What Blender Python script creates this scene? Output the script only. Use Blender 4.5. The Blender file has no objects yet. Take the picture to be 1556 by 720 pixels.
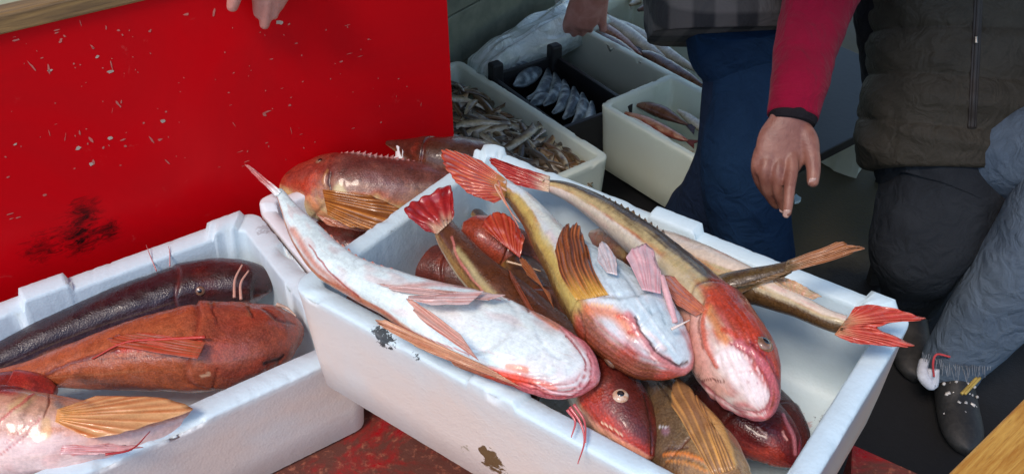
import bpy, bmesh, math, random
import numpy as np
from mathutils import Vector, Matrix, noise
from mathutils.bvhtree import BVHTree
rnd = random.Random(7)
R_ = math.radians

# ------------------------------------------------------------------ camera
F, PITCH, ROLL, W, H = 1452.96, 0.650677, -0.00902862, 1556, 720
CAM = Vector((0, 0, 0.8715))
FW = Vector((0, math.cos(PITCH), -math.sin(PITCH)))
_r = Vector((1, 0, 0)); _u = _r.cross(FW)
RT = _r*math.cos(ROLL) + _u*math.sin(ROLL)
UP = -_r*math.sin(ROLL) + _u*math.cos(ROLL)
scene = bpy.context.scene
cd = bpy.data.cameras.new('camera'); co = bpy.data.objects.new('camera', cd)
scene.collection.objects.link(co); scene.camera = co
M = Matrix((RT, UP, -FW)).transposed().to_4x4(); M.translation = CAM
co.matrix_world = M
cd.sensor_width = 36; cd.lens = 36*F/W; cd.clip_start = .02; cd.clip_end = 2000
scene.render.resolution_x, scene.render.resolution_y = 1024, 473

# ------------------------------------------------------------------ light
world = bpy.data.worlds.new('World'); scene.world = world; world.use_nodes = True
nt = world.node_tree
sky = nt.nodes.new('ShaderNodeTexSky'); sky.sky_type = 'NISHITA'; sky.sun_disc = False
SUN_EL, SUN_AZ = 55, 212            # compass azimuth the sun stands at (0 = +y, clockwise)
sky.sun_elevation = R_(SUN_EL); sky.sun_rotation = R_(SUN_AZ)
sky.air_density = 1.2; sky.dust_density = .6; sky.ozone_density = 2.5
bgn = nt.nodes['Background']; bgn.inputs['Strength'].default_value = .15
nt.links.new(sky.outputs[0], bgn.inputs['Color'])
sl = bpy.data.lights.new('sun', 'SUN'); sl.energy = 1.45; sl.angle = R_(16); sl.color = (1, .84, .72)
so = bpy.data.objects.new('sun', sl); scene.collection.objects.link(so)
sd = Vector((math.sin(R_(SUN_AZ))*math.cos(R_(SUN_EL)), math.cos(R_(SUN_AZ))*math.cos(R_(SUN_EL)), math.sin(R_(SUN_EL))))
so.rotation_euler = sd.to_track_quat('Z', 'Y').to_euler(); so.location = sd*10
scene.view_settings.view_transform = 'Standard'; scene.view_settings.look = 'None'
scene.view_settings.exposure = 0.6; scene.view_settings.gamma = 1

# ------------------------------------------------------------------ geometry helpers
DZ = -.161                                 # cart deck (the middle box stands on the rims of the others)
GZ = -.78                                  # market ground
def ray(x, y): return FW + RT*((x-W/2)/F) - UP*((y-H/2)/F)
def at(x, y, z): d = ray(x, y); return CAM + d*((z-CAM.z)/d.z)
def dp(x, y, depth): return CAM + ray(x, y)*depth
def pxm(P): return (P-CAM).dot(FW)/F       # metres per photo pixel at P
def cv(r, u, t): return (RT*r + UP*u - FW*t).normalized()
def N(p, s=1.0): return noise.noise(Vector(p)*s)
def sm(a, b, x):
    t = min(1, max(0, (x-a)/(b-a))); return t*t*(3-2*t)
def mix(a, b, t): return tuple(a[i]*(1-t)+b[i]*t for i in range(3))
def lin(c): return tuple((v/12.92 if v <= .04045 else ((v+.055)/1.055)**2.4) for v in (c[0]/255, c[1]/255, c[2]/255))

def off(parent):
    v = Vector((0, 0, 0))
    while parent: v = v + parent.location; parent = parent.parent
    return v
def link(o, parent=None):
    scene.collection.objects.link(o)
    if parent: o.parent = parent
    return o
def mesh(name, verts, faces, mat, parent=None, loc=None, cols=None, smooth=True, mats=None, fm=None):
    """verts in world space; one object, origin at loc (top-level) or following its parent"""
    o_ = off(parent) + (Vector(loc) if loc is not None else Vector((0, 0, 0)))
    me = bpy.data.meshes.new(name)
    me.from_pydata([tuple(Vector(v)-o_) for v in verts], [], faces)
    for m in (mats or [mat]): me.materials.append(m)
    if smooth: me.polygons.foreach_set('use_smooth', [True]*len(me.polygons))
    if fm: me.polygons.foreach_set('material_index', fm)
    if cols is not None:
        a = me.color_attributes.new('Col', 'FLOAT_COLOR', 'POINT')
        a.data.foreach_set('color', [c for q in cols for c in (*q[:3], 1.0)])
    me.update()
    o = bpy.data.objects.new(name, me)
    if loc is not None: o.location = loc
    return link(o, parent)
def empty(name, loc):
    o = bpy.data.objects.new(name, None); o.location = loc; o.empty_display_size = .05
    return link(o)
def tag(o, label=None, cat=None, group=None, kind=None):
    if label: o['label'] = label
    if cat: o['category'] = cat
    if group: o['group'] = group
    if kind: o['kind'] = kind
    return o

def cr(P, n):
    """Catmull-Rom through stations (numpy rows), n samples, roughly even in length"""
    P = np.array(P, float); k = len(P)
    Q = np.vstack([2*P[0]-P[1], P, 2*P[-1]-P[-2]])
    seg = np.r_[0, np.cumsum(np.linalg.norm(np.diff(P[:, :3], axis=0), axis=1)+1e-6)]
    out = []
    for L in np.linspace(0, seg[-1], n):
        i = min(k-2, max(0, np.searchsorted(seg, L, side='right')-1)); t = (L-seg[i])/(seg[i+1]-seg[i])
        a, b, c, d = Q[i], Q[i+1], Q[i+2], Q[i+3]
        out.append(.5*((2*b)+(-a+c)*t+(2*a-5*b+4*c-d)*t*t+(-a+3*b-3*c+d)*t**3))
    return np.array(out), seg[-1]

def loft(S, up, n=40, m=20, disp=None, expo=2.0):
    """S rows x,y,z,a,b : tube of elliptical rings.  up: vector or (u0,u1).  returns verts, faces, uv(list), frames"""
    C, L = cr(S, n)
    C[:, 3:5] = np.maximum(C[:, 3:5], 1e-4)
    verts, uv, fr = [], [], []
    for i in range(n):
        p = Vector(C[i, :3]); t = (Vector(C[min(n-1, i+1), :3])-Vector(C[max(0, i-1), :3])).normalized()
        u_ = up[0].lerp(up[1], i/(n-1)) if isinstance(up, tuple) else up
        d = (u_ - t*u_.dot(t)).normalized(); s = t.cross(d)
        fr.append((p, t, d, s, C[i, 3], C[i, 4]))
        for j in range(m):
            ph = 2*math.pi*j/m; c, q = math.cos(ph), math.sin(ph)
            e = 2/expo
            v = d*(math.copysign(abs(c)**e, c)*C[i, 4]) + s*(math.copysign(abs(q)**e, q)*C[i, 3])
            if disp: v = v*disp(i/(n-1), ph, p+v)
            verts.append(p+v); uv.append((i/(n-1), ph))
    faces = []
    for i in range(n-1):
        for j in range(m):
            k = (j+1) % m
            faces.append((i*m+j, i*m+k, (i+1)*m+k, (i+1)*m+j))
    faces.append(tuple(reversed(range(m)))); faces.append(tuple(range((n-1)*m, n*m)))
    return verts, faces, uv, fr

class MB:
    def __init__(s): s.v, s.f, s.c = [], [], []
    def add(s, v, f, c=None):
        o = len(s.v); s.v += [Vector(q) for q in v]; s.f += [tuple(i+o for i in q) for q in f]
        s.c += (c if isinstance(c, list) else [c or (.5, .5, .5)]*len(v))
    def box(s, o, a, b, c, col=None):
        o, a, b, c = map(Vector, (o, a, b, c))
        v = [o, o+a, o+a+b, o+b, o+c, o+a+c, o+a+b+c, o+b+c]
        s.add(v, [(0, 3, 2, 1), (4, 5, 6, 7), (0, 1, 5, 4), (1, 2, 6, 5), (2, 3, 7, 6), (3, 0, 4, 7)], col)
    def tube(s, pts, r0, r1=None, m=8, n=None, col=None):
        r1 = r0 if r1 is None else r1; k = len(pts)
        S = [(*p, r0+(r1-r0)*i/(k-1), r0+(r1-r0)*i/(k-1)) for i, p in enumerate(pts)]
        t = (Vector(pts[-1])-Vector(pts[0])).normalized(); u = Vector((0, 0, 1)) if abs(t.z) < .8 else Vector((1, 0, 0))
        v, f, _, _ = loft(S, u, n or 6*k, m); s.add(v, f, col)
    def build(s, name, mat, parent=None, loc=None, bevel=0, **k):
        o = mesh(name, s.v, s.f, mat, parent, loc, cols=s.c, **k)
        if bevel:
            b = o.modifiers.new('b', 'BEVEL'); b.width = bevel; b.segments = 2; b.limit_method = 'ANGLE'
        return o

# ------------------------------------------------------------------ materials
def new_mat(name):
    m = bpy.data.materials.new(name); m.use_nodes = True; t = m.node_tree
    return m, t, t.nodes['Principled BSDF'], (lambda k, **kw: mknode(t, k, kw)), t.links.new
def mknode(t, k, kw):
    n = t.nodes.new('ShaderNode'+k)
    for a, b in kw.items():
        if a.startswith('i_'): n.inputs[a[2:].replace('_', ' ')].default_value = b
        else: setattr(n, a, b)
    return n
def nz(nd, lk, co_, scale, detail=4, rough=.55, dist=0):
    n = nd('TexNoise'); n.inputs['Scale'].default_value = scale; n.inputs['Detail'].default_value = detail
    n.inputs['Roughness'].default_value = rough; n.inputs['Distortion'].default_value = dist
    lk(co_, n.inputs['Vector']); return n.outputs['Fac']
def mr(nd, lk, val, a, b, c, d):
    n = nd('MapRange'); lk(val, n.inputs[0])
    for i, v in enumerate((a, b, c, d)): n.inputs[i+1].default_value = v
    return n.outputs[0]
def mth(nd, lk, op, a, b):
    n = nd('Math', operation=op)
    for i, v in enumerate((a, b)):
        if isinstance(v, (int, float)): n.inputs[i].default_value = v
        else: lk(v, n.inputs[i])
    return n.outputs[0]
def mxc(nd, lk, fac, a, b, mode='MIX'):
    n = nd('Mix', data_type='RGBA', blend_type=mode)
    for i, v in ((0, fac), (6, a), (7, b)):
        if isinstance(v, (int, float)): n.inputs[i].default_value = v
        elif isinstance(v, tuple): n.inputs[i].default_value = (*v, 1)
        else: lk(v, n.inputs[i])
    return n.outputs[2]
def bump(nd, lk, b, h, strength, dist, prev=None):
    n = nd('Bump'); n.inputs['Strength'].default_value = strength; n.inputs['Distance'].default_value = dist
    lk(h, n.inputs['Height'])
    if prev: lk(prev, n.inputs['Normal'])
    lk(n.outputs[0], b.inputs['Normal']); return n.outputs[0]

def skin_mat(name, rough=.3, coat=.4, var=.35, bs=.5, nscale=220, sss=0.0, streak=False):
    m, t, b, nd, lk = new_mat(name)
    at_ = nd('Attribute', attribute_name='Col'); tc = nd('TexCoord').outputs['Object']
    n1 = nz(nd, lk, tc, nscale, 5, .65); n2 = nz(nd, lk, tc, nscale*.22, 4, .6, .6)
    f = mth(nd, lk, 'MULTIPLY', mr(nd, lk, n1, .3, .7, 1-var, 1+var), mr(nd, lk, n2, .3, .7, 1-var*.7, 1+var*.7))
    c = mxc(nd, lk, 1.0, at_.outputs['Color'], f, 'MULTIPLY')
    if streak:
        uvn = nd('Attribute', attribute_name='Fuv').outputs['Vector']
        mp = nd('Mapping'); mp.inputs['Scale'].default_value = (5, 9, 9); lk(uvn, mp.inputs['Vector'])
        s1 = nz(nd, lk, mp.outputs[0], 2.6, 7, .68, .7)
        mp2 = nd('Mapping'); mp2.inputs['Scale'].default_value = (9, 24, 24); lk(uvn, mp2.inputs['Vector'])
        s2 = nz(nd, lk, mp2.outputs[0], 2.2, 5, .7, 1.0)
        bw = nd('RGBToBW'); lk(at_.outputs['Color'], bw.inputs[0]); dk = mr(nd, lk, bw.outputs[0], .12, .55, 1, .12)
        vo = nd('TexVoronoi'); vo.inputs['Scale'].default_value = 420; lk(tc, vo.inputs['Vector'])
        c = mxc(nd, lk, mth(nd, lk, 'MULTIPLY', dk, mr(nd, lk, vo.outputs['Distance'], .25, .75, 0, .55)), c, mxc(nd, lk, 1.0, c, (.45, .38, .34), 'MULTIPLY'))
        mo = nz(nd, lk, tc, 75, 6, .7, .8)
        c = mxc(nd, lk, mth(nd, lk, 'MULTIPLY', dk, mr(nd, lk, mo, .52, .66, 0, .55)), c, mxc(nd, lk, 1.0, c, (1.6, 1.45, 1.1), 'MULTIPLY'))
        c = mxc(nd, lk, mth(nd, lk, 'MULTIPLY', dk, mr(nd, lk, mo, .30, .44, .6, 0)), c, mxc(nd, lk, 1.0, c, (.45, .40, .42), 'MULTIPLY'))
        c = mxc(nd, lk, 1.0, c, mr(nd, lk, s2, .3, .7, .90, 1.07), 'MULTIPLY')
        c = mxc(nd, lk, mr(nd, lk, s1, .58, .74, 0, .4), c, mxc(nd, lk, 1.0, c, (1.0, .60, .50), 'MULTIPLY'))
        c = mxc(nd, lk, mr(nd, lk, s1, .30, .42, .5, 0), c, mxc(nd, lk, 1.0, c, (1.18, 1.16, 1.0), 'MULTIPLY'))
        c = mxc(nd, lk, mr(nd, lk, s2, .66, .74, 0, .4), c, mxc(nd, lk, 1.0, c, (.62, .42, .34), 'MULTIPLY'))
    lk(c, b.inputs['Base Color'])
    lk(mr(nd, lk, n2, .35, .7, rough*.6, rough*1.7), b.inputs['Roughness'])
    b.inputs['Coat Weight'].default_value = coat; b.inputs['Coat Roughness'].default_value = .12
    if sss:
        b.inputs['Subsurface Weight'].default_value = sss; b.inputs['Subsurface Radius'].default_value = (1, .35, .2); b.inputs['Subsurface Scale'].default_value = .006
    if streak:
        h = mth(nd, lk, 'ADD', mth(nd, lk, 'MULTIPLY', vo.outputs['Distance'], mth(nd, lk, 'MULTIPLY', dk, .9)), mth(nd, lk, 'MULTIPLY', s2, .5))
        p = bump(nd, lk, b, h, .4, .0012); p = bump(nd, lk, b, nz(nd, lk, tc, 34, 5, .55, .5), .35, .004, p)
    else:
        p = bump(nd, lk, b, n1, bs, .0012); p = bump(nd, lk, b, n2, bs*.9, .004, p)
    return m
FISH = skin_mat('wet fish skin', .33, .38, .13, .2, streak=True)
SMALLF = skin_mat('wet far fish skin', .3, .4, .2, .3)
FIN = skin_mat('wet fin membrane', .3, .5, .10, .2, 400)
DULL = skin_mat('small dull fish skin', .42, .1, .3, .4, 160)

def cloth(name, c1, c2, scale=300, rough=.9, folds=None, bs=.35, sheen=0.0):
    m, t, b, nd, lk = new_mat(name); tc = nd('TexCoord').outputs['Object']
    n1 = nz(nd, lk, tc, scale, 3, .7); n2 = nz(nd, lk, tc, 9, 5, .6, .5)
    f = mth(nd, lk, 'ADD', mth(nd, lk, 'MULTIPLY', n1, .45), mth(nd, lk, 'MULTIPLY', n2, .75))
    lk(mxc(nd, lk, mr(nd, lk, f, .4, .8, 0, 1), c1, c2), b.inputs['Base Color'])
    b.inputs['Roughness'].default_value = rough; b.inputs['Specular IOR Level'].default_value = .15; b.inputs['Sheen Weight'].default_value = sheen
    p = bump(nd, lk, b, n1, bs, .001); bump(nd, lk, b, nz(nd, lk, tc, 22, 4, .5, 1.2), .5, .02, p)
    return m
def plain(name, c, rough=.5, spec=.5, c2=None, scale=60, bs=.2, metal=0, coat=0, bd=.002):
    m, t, b, nd, lk = new_mat(name); tc = nd('TexCoord').outputs['Object']
    n1 = nz(nd, lk, tc, scale, 6, .6, .3)
    lk(mxc(nd, lk, mr(nd, lk, n1, .35, .7, 0, 1), c, c2 or tuple(v*.7 for v in c)), b.inputs['Base Color'])
    b.inputs['Roughness'].default_value = rough; b.inputs['Specular IOR Level'].default_value = spec
    b.inputs['Metallic'].default_value = metal; b.inputs['Coat Weight'].default_value = coat
    bump(nd, lk, b, n1, bs, bd); return m

def styro(name, base, wall_tint, dirt=(), rough=.55):
    """foam: fine bead pattern, tinted outside walls (vertex attribute), dirt marks at given local points"""
    m, t, b, nd, lk = new_mat(name); tc = nd('TexCoord').outputs['Object']
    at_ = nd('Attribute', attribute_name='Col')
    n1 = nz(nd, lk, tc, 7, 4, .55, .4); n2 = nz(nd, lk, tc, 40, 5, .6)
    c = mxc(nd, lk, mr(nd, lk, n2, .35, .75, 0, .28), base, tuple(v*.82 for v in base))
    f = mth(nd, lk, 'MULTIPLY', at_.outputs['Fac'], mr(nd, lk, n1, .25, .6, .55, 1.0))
    c = mxc(nd, lk, f, c, wall_tint)
    # smears and scuffs
    sc = nz(nd, lk, tc, 26, 8, .7, 1.5)
    c = mxc(nd, lk, mr(nd, lk, sc, .68, .76, 0, .35), c, (.35, .2, .17))
    for (pt, rad, thr, col, amt, scl) in dirt:
        d = nd('VectorMath', operation='DISTANCE'); lk(tc, d.inputs[0]); d.inputs[1].default_value = pt
        k = mr(nd, lk, d.outputs['Value'], rad*.3, rad, 1, 0)
        s2 = nz(nd, lk, tc, scl, 6, .7, .6)
        s2 = mr(nd, lk, mth(nd, lk, 'ADD', s2, mth(nd, lk, 'MULTIPLY', k, .25)), thr, thr+.04, 0, amt)
        c = mxc(nd, lk, mth(nd, lk, 'MULTIPLY', s2, mr(nd, lk, k, 0, .15, 0, 1)), c, col)
    lk(c, b.inputs['Base Color']); b.inputs['Roughness'].default_value = rough
    b.inputs['Coat Weight'].default_value = .12; b.inputs['Coat Roughness'].default_value = .25
    v = nd('TexVoronoi'); v.inputs['Scale'].default_value = 260; lk(tc, v.inputs['Vector'])
    p = bump(nd, lk, b, v.outputs['Distance'], .18, .0012); bump(nd, lk, b, nz(nd, lk, tc, 30, 5, .6), .25, .004, p)
    return m

# ------------------------------------------------------------------ foam box
def foam_box(name, A, yaw, L, Wd, Ht, mat, t=.026, lugs=(), seed=0, chip=.0016, floor=.022, draft=.010, res=.004, tilt=0):
    """corner A (outer rim, plan), long side L along yaw, short side Wd to its left; A.z = underside"""
    e1 = Vector((math.cos(yaw), math.sin(yaw), 0)); e2 = Vector((-math.sin(yaw), math.cos(yaw), 0))
    def loop(o, z, rc, kind):
        pts = []
        n1, n2, nc = int(L/res), int(Wd/res), 6
        x0, y0, x1, y1 = o, o, L-o, Wd-o; per = []
        corners = [(x1-rc, y0+rc, -90), (x1-rc, y1-rc, 0), (x0+rc, y1-rc, 90), (x0+rc, y0+rc, 180)]
        edges = [((x0+rc, y0), (x1-rc, y0), n1, 0), ((x1, y0+rc), (x1, y1-rc), n2, 1), ((x1-rc, y1), (x0+rc, y1), n1, 2), ((x0, y1-rc), (x0, y0+rc), n2, 3)]
        for k in range(4):
            a, b_, n, side = edges[k]
            for i in range(n):
                s = i/n; x = a[0]+(b_[0]-a[0])*s; y = a[1]+(b_[1]-a[1])*s
                pts.append((x, y, side))
            cx, cy, a0 = corners[k]
            for i in range(nc):
                th = R_(a0+90*i/nc); pts.append((cx+rc*math.cos(th), cy+rc*math.sin(th), side))
        out = []
        for (x, y, side) in pts:
            zz = z; al = x if side in (0, 2) else y
            if kind >= 1:
                for (sd_, s0, s1, h) in lugs:
                    if sd_ == side and s0 < al < s1:
                        zz += h
            q = Vector((x*40, y*40, z*10+seed))
            cpx = N(q, .6); fine = N(q, 3.1)
            if kind == 2:
                c_ = max(0, cpx-.28)*chip*14 + max(0, fine-.3)*chip*2.2
                zz -= c_
                n_ = Vector((L/2-x, Wd/2-y, 0)).normalized()
                x += n_.x*fine*chip*.6; y += n_.y*fine*chip*.6
            else:
                zz -= fine*chip*.25
            out.append((x, y, zz))
        return out
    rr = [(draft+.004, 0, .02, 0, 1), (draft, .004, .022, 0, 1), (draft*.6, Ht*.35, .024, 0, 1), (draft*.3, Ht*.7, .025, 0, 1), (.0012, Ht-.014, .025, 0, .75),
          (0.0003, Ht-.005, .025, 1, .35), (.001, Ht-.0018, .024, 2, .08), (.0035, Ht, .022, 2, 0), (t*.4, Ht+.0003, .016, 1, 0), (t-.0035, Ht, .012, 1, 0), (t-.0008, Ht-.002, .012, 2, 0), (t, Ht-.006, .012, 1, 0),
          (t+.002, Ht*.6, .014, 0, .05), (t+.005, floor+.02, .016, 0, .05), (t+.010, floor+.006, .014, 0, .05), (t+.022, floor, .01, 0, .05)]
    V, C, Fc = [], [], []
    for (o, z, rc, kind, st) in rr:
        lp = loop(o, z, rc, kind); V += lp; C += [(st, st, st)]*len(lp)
    n = len(lp)
    for i in range(len(rr)-1):
        for j in range(n):
            k = (j+1) % n; Fc.append((i*n+j, i*n+k, (i+1)*n+k, (i+1)*n+j))
    Fc.append(tuple(reversed(range(n)))); Fc.append(tuple(range((len(rr)-1)*n, len(rr)*n)))
    o = mesh(name, V, Fc, mat, cols=C)
    o.location = A; o.rotation_euler = (tilt, 0, yaw)
    return o
def side_s(A, yaw, px, z):
    """local (x,y) of a photo point on height z"""
    d = at(*px, z) - Vector(A); e1 = Vector((math.cos(yaw), math.sin(yaw), 0)); e2 = Vector((-math.sin(yaw), math.cos(yaw), 0))
    return d.dot(e1), d.dot(e2)

# ================================================================== SETTING
m, t, b, nd, lk = new_mat('wet asphalt'); tc = nd('TexCoord').outputs['Object']
n1 = nz(nd, lk, tc, 120, 6, .7); n2 = nz(nd, lk, tc, 2.2, 5, .6, .5)
c = mxc(nd, lk, mr(nd, lk, n2, .4, .6, 0, 1), (.09, .07, .034), (.15, .115, .058))
c = mxc(nd, lk, mr(nd, lk, n1, .3, .7, 0, .6), c, (.1, .09, .075))
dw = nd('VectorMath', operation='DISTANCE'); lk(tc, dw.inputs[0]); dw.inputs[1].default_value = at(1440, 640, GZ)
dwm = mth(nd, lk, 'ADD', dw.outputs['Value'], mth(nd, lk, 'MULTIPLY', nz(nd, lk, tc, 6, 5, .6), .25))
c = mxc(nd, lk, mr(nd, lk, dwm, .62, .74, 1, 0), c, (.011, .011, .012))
lk(c, b.inputs['Base Color']); lk(mr(nd, lk, n2, .35, .65, .55, .95), b.inputs['Roughness']); bump(nd, lk, b, n1, .5, .003); b.inputs['Specular IOR Level'].default_value = .25
g = 400
tag(mesh('ground', [(-g, -g, GZ), (g, -g, GZ), (g, g, GZ), (-g, g, GZ)], [(0, 1, 2, 3)], m, smooth=False), kind='structure')

# box placement constants
MA, MYAW = Vector((-.2595, .8456, 0)), R_(-36.78)
e1m = Vector((math.cos(MYAW), math.sin(MYAW), 0)); e2m = Vector((-math.sin(MYAW), math.cos(MYAW), 0))
PD = R_(34); pe = Vector((math.cos(PD), math.sin(PD), 0)); pn = Vector((-math.sin(PD), math.cos(PD), 0))
PQ = Vector((-.413, 1.258, 0)) + pn*.02; PQ.z = DZ; PTOP = .345-DZ
def on_panel(x, y, o_=0):
    d = ray(x, y); return CAM + d*(((PQ-CAM).dot(pn))/d.dot(pn)) - pn*o_
pr_end = on_panel(690, 215); pr_end.z = DZ; pl_end = PQ - pe*1.3

# red platform (cart bed)
m, t, b, nd, lk = new_mat('dirty red deck'); tc = nd('TexCoord').outputs['Object']
n1 = nz(nd, lk, tc, 9, 8, .7, 1.0); n2 = nz(nd, lk, tc, 85, 6, .75)
c = mxc(nd, lk, mr(nd, lk, n1, .38, .54, 0, .92), (.34, .006, .008), (.10, .034, .020))
c = mxc(nd, lk, mr(nd, lk, n2, .55, .66, 0, .8), c, (.4, .13, .07))
lk(c, b.inputs['Base Color']); lk(mr(nd, lk, n1, .35, .65, .2, .7), b.inputs['Roughness']); bump(nd, lk, b, n2, .6, .003)
DECK = m
edge0 = MA + e2m*.405
P1_ = edge0 + e1m*-.0; 
poly = [pl_end, pr_end + pn*.0, edge0 + e1m*.10, edge0 + e1m*.58, edge0 + e1m*.66 - e2m*.0]
# right end follows a dark edge seen beside the box
r1, r2 = at(1295, 675, DZ), at(1400, 722, DZ)
poly = [pl_end, pr_end, edge0 + e1m*.20+e2m*.06, edge0+e1m*.56, MA + e1m*.62 + e2m*.30, r1, r2, r2 + (r2-r1).normalized()*.25, Vector((.5, .05, 0)), Vector((-1.2, .05, 0))]
n = len(poly); V = [Vector((p.x, p.y, DZ)) for p in poly] + [Vector((p.x, p.y, DZ-.06)) for p in poly]
Fc = [tuple(reversed(range(n))), tuple(range(n, 2*n))] + [(i, (i+1) % n, (i+1) % n+n, i+n) for i in range(n)]
cart = empty('market_cart', (-.3, .8, GZ))
tag(cart, 'red painted flatbed cart with worn dirty deck carrying the white fish boxes', 'cart')
mesh('deck', V, Fc, DECK, cart, smooth=False)
for (x, y) in ((-1.1, .15), (.38, .15), (-.16, 1.1), (.28, .74), (-1.1, .7)):
    k = MB(); k.box((x-.03, y-.03, GZ), (.06, 0, 0), (0, .06, 0), (0, 0, DZ-.062-GZ)); k.build('leg', plain('rusty steel', (.12, .04, .03), .6) if x == -1.1 and y == .15 else bpy.data.materials['rusty steel'], cart, smooth=False)

# red side board with chipped paint
m, t, b, nd, lk = new_mat('red painted board'); tc = nd('TexCoord').outputs['Object']
n1 = nz(nd, lk, tc, 3.5, 5, .6, .8); n2 = nz(nd, lk, tc, 60, 6, .7, .3)
c = mxc(nd, lk, mr(nd, lk, n1, .35, .7, 0, .7), (.64, .0016, .006), (.46, .002, .006))
c = mxc(nd, lk, mr(nd, lk, nz(nd, lk, tc, 13, 8, .72, 1.2), .64, .74, 0, .35), c, (.62, .14, .12))
sp = on_panel(105, 352) - PQ
for (px_, rad, amt, thr) in (((120, 358), .052, 1.0, .60), ((128, 322), .036, .85, .60), ((60, 378), .04, .8, .62), ((165, 350), .03, .9, .60)):
    d = nd('VectorMath', operation='DISTANCE'); lk(tc, d.inputs[0]); d.inputs[1].default_value = on_panel(*px_) - PQ
    k = mr(nd, lk, d.outputs['Value'], 0, rad, 1, 0)
    mp = nd('Mapping'); mp.inputs['Scale'].default_value = (1, 1, 3); lk(tc, mp.inputs['Vector'])
    s2 = mth(nd, lk, 'ADD', nz(nd, lk, mp.outputs[0], 38, 9, .8, 1.2), mth(nd, lk, 'MULTIPLY', k, .3))
    c = mxc(nd, lk, mth(nd, lk, 'MULTIPLY', mr(nd, lk, s2, thr-.02, thr+.2, 0, amt), mr(nd, lk, k, 0, .3, 0, 1)), c, (.012, .004, .004))
lk(c, b.inputs['Base Color']); lk(mr(nd, lk, n1, .3, .7, .3, .6), b.inputs['Roughness']); bump(nd, lk, b, n2, .12, .001)
b.inputs['Specular IOR Level'].default_value = .12
PANEL = m; CHIP = plain('bare chipped patches', (.55, .42, .34), .7)
PINK = plain('scraped pink paint', (.62, .16, .13), .7)
board = empty('side_board', PQ); tag(board, 'bright red painted side board with chipped paint behind the fish boxes', 'board')
V, Fc, FM = [], [], []
k = MB(); k.box(pl_end + Vector((0, 0, .001)), pr_end-pl_end, pn*.022, (0, 0, PTOP)); V, Fc = k.v, k.f; FM = [0]*6
chips = [(24, 61, 6, 1.5, 1), (48, 100, 1.5, 9, 1), (74, 106, 2, 8, 1), (86, 50, 4, 1, 1), (92, 62, 3, 3, 1), (98, 55, 2, 2, 1), (140, 71, 2, 4, 1), (148, 86, 4, 2.5, 0), (141, 73, 2, 2, 1),
         (168, 109, 6, 2.2, 0), (169, 98, 1, 9, 1), (76, 107, 4, 2, 0), (112, 97, 2, 1.5, 1), (180, 46, 3, 1.5, 1), (228, 47, 3, 2, 1), (161, 42, 1.2, 3, 1), (283, 22, 5, 2, 1), (325, 20, 2, 7, 1),
         (424, 34, 6, 4, 0), (439, 37, 3, 1.5, 1), (450, 66, 3, 1, 1), (180, 159, 2, 6, 1), (184, 155, 1.4, 3, 1), (247, 184, 5, 3, 0), (252, 170, 1.5, 2, 1), (119, 225, 5, 3.5, 0), (168, 210, 5, 3, 0),
         (138, 212, 2, 5, 1), (121, 202, 2, 4, 1), (157, 224, 2.5, 2, 1), (139, 249, 4, 3, 0), (142, 246, 2, 4, 1), (230, 212, 1.5, 7, 1), (243, 212, 4, 2, 1), (187, 212, 5, 1.4, 1), (190, 222, 2, 2, 1),
         (23, 219, 3, 1.8, 0), (12, 269, 3, 1.2, 1), (68, 296, 4, 1.8, 1), (15, 325, 6, 1.2, 1), (28, 330, 5, 1, 1), (17, 332, 4, 1, 1), (218, 187, 2, 1.5, 1), (113, 256, 2, 1, 1), (183, 251, 2, 1, 1),
         (412, 90, 3, .8, 1), (355, 111, 2, 1, 1), (347, 141, 2, 1, 1), (254, 246, 1, 6, 1), (405, 170, 8, 1.2, 1), (402, 174, 3, 3, 1), (442, 148, 2, 1, 1), (518, 94, 3, 1.5, 1), (405, 217, 3, 1, 1),
         (440, 160, 3, 2, 1), (460, 124, 2, 1, 1), (605, 120, 2, .8, 1), (560, 60, 2, 1, 1), (86, 46, 5, 1, 1), (64, 88, 3, 1, 1), (131, 196, 2, 1, 1), (133, 218, 1.5, 2, 1), (375, 245, 6, .8, 1)]
cr_ = random.Random(3)
for _ in range(70): chips.append((cr_.uniform(5, 640), cr_.uniform(40, 250), cr_.uniform(.4, 1.3), cr_.uniform(.5, 1.8), 1))
for _ in range(22): chips.append((cr_.uniform(5, 660), cr_.uniform(30, 260), *cr_.choice([(.5, 6), (6, .5), (.4, 4), (3, .4)]), 1))
for (x, y, a_, h_, kd) in chips:
    if y < 52 - .236*x + 6 or (y > 455-.4*x): continue
    c0 = on_panel(x, y, .0005); s_ = pxm(c0)*1.0; nn = 9; a0 = len(V)
    sk = cr_.uniform(-.5, .5)
    for i in range(nn):
        th = 2*math.pi*i/nn; rr_ = cr_.uniform(.55, 1.15)
        V.append(c0 + pe*(a_*math.cos(th)*rr_+sk*h_*math.sin(th))*s_ + Vector((0, 0, h_*math.sin(th)*rr_*s_*1.15)))
    Fc.append(tuple(range(a0, a0+nn))); FM.append(1 if kd == 0 else 2)
mesh('painted_panel', V, Fc, PANEL, board, smooth=False, mats=[PANEL, CHIP, PINK], fm=FM)
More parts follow.
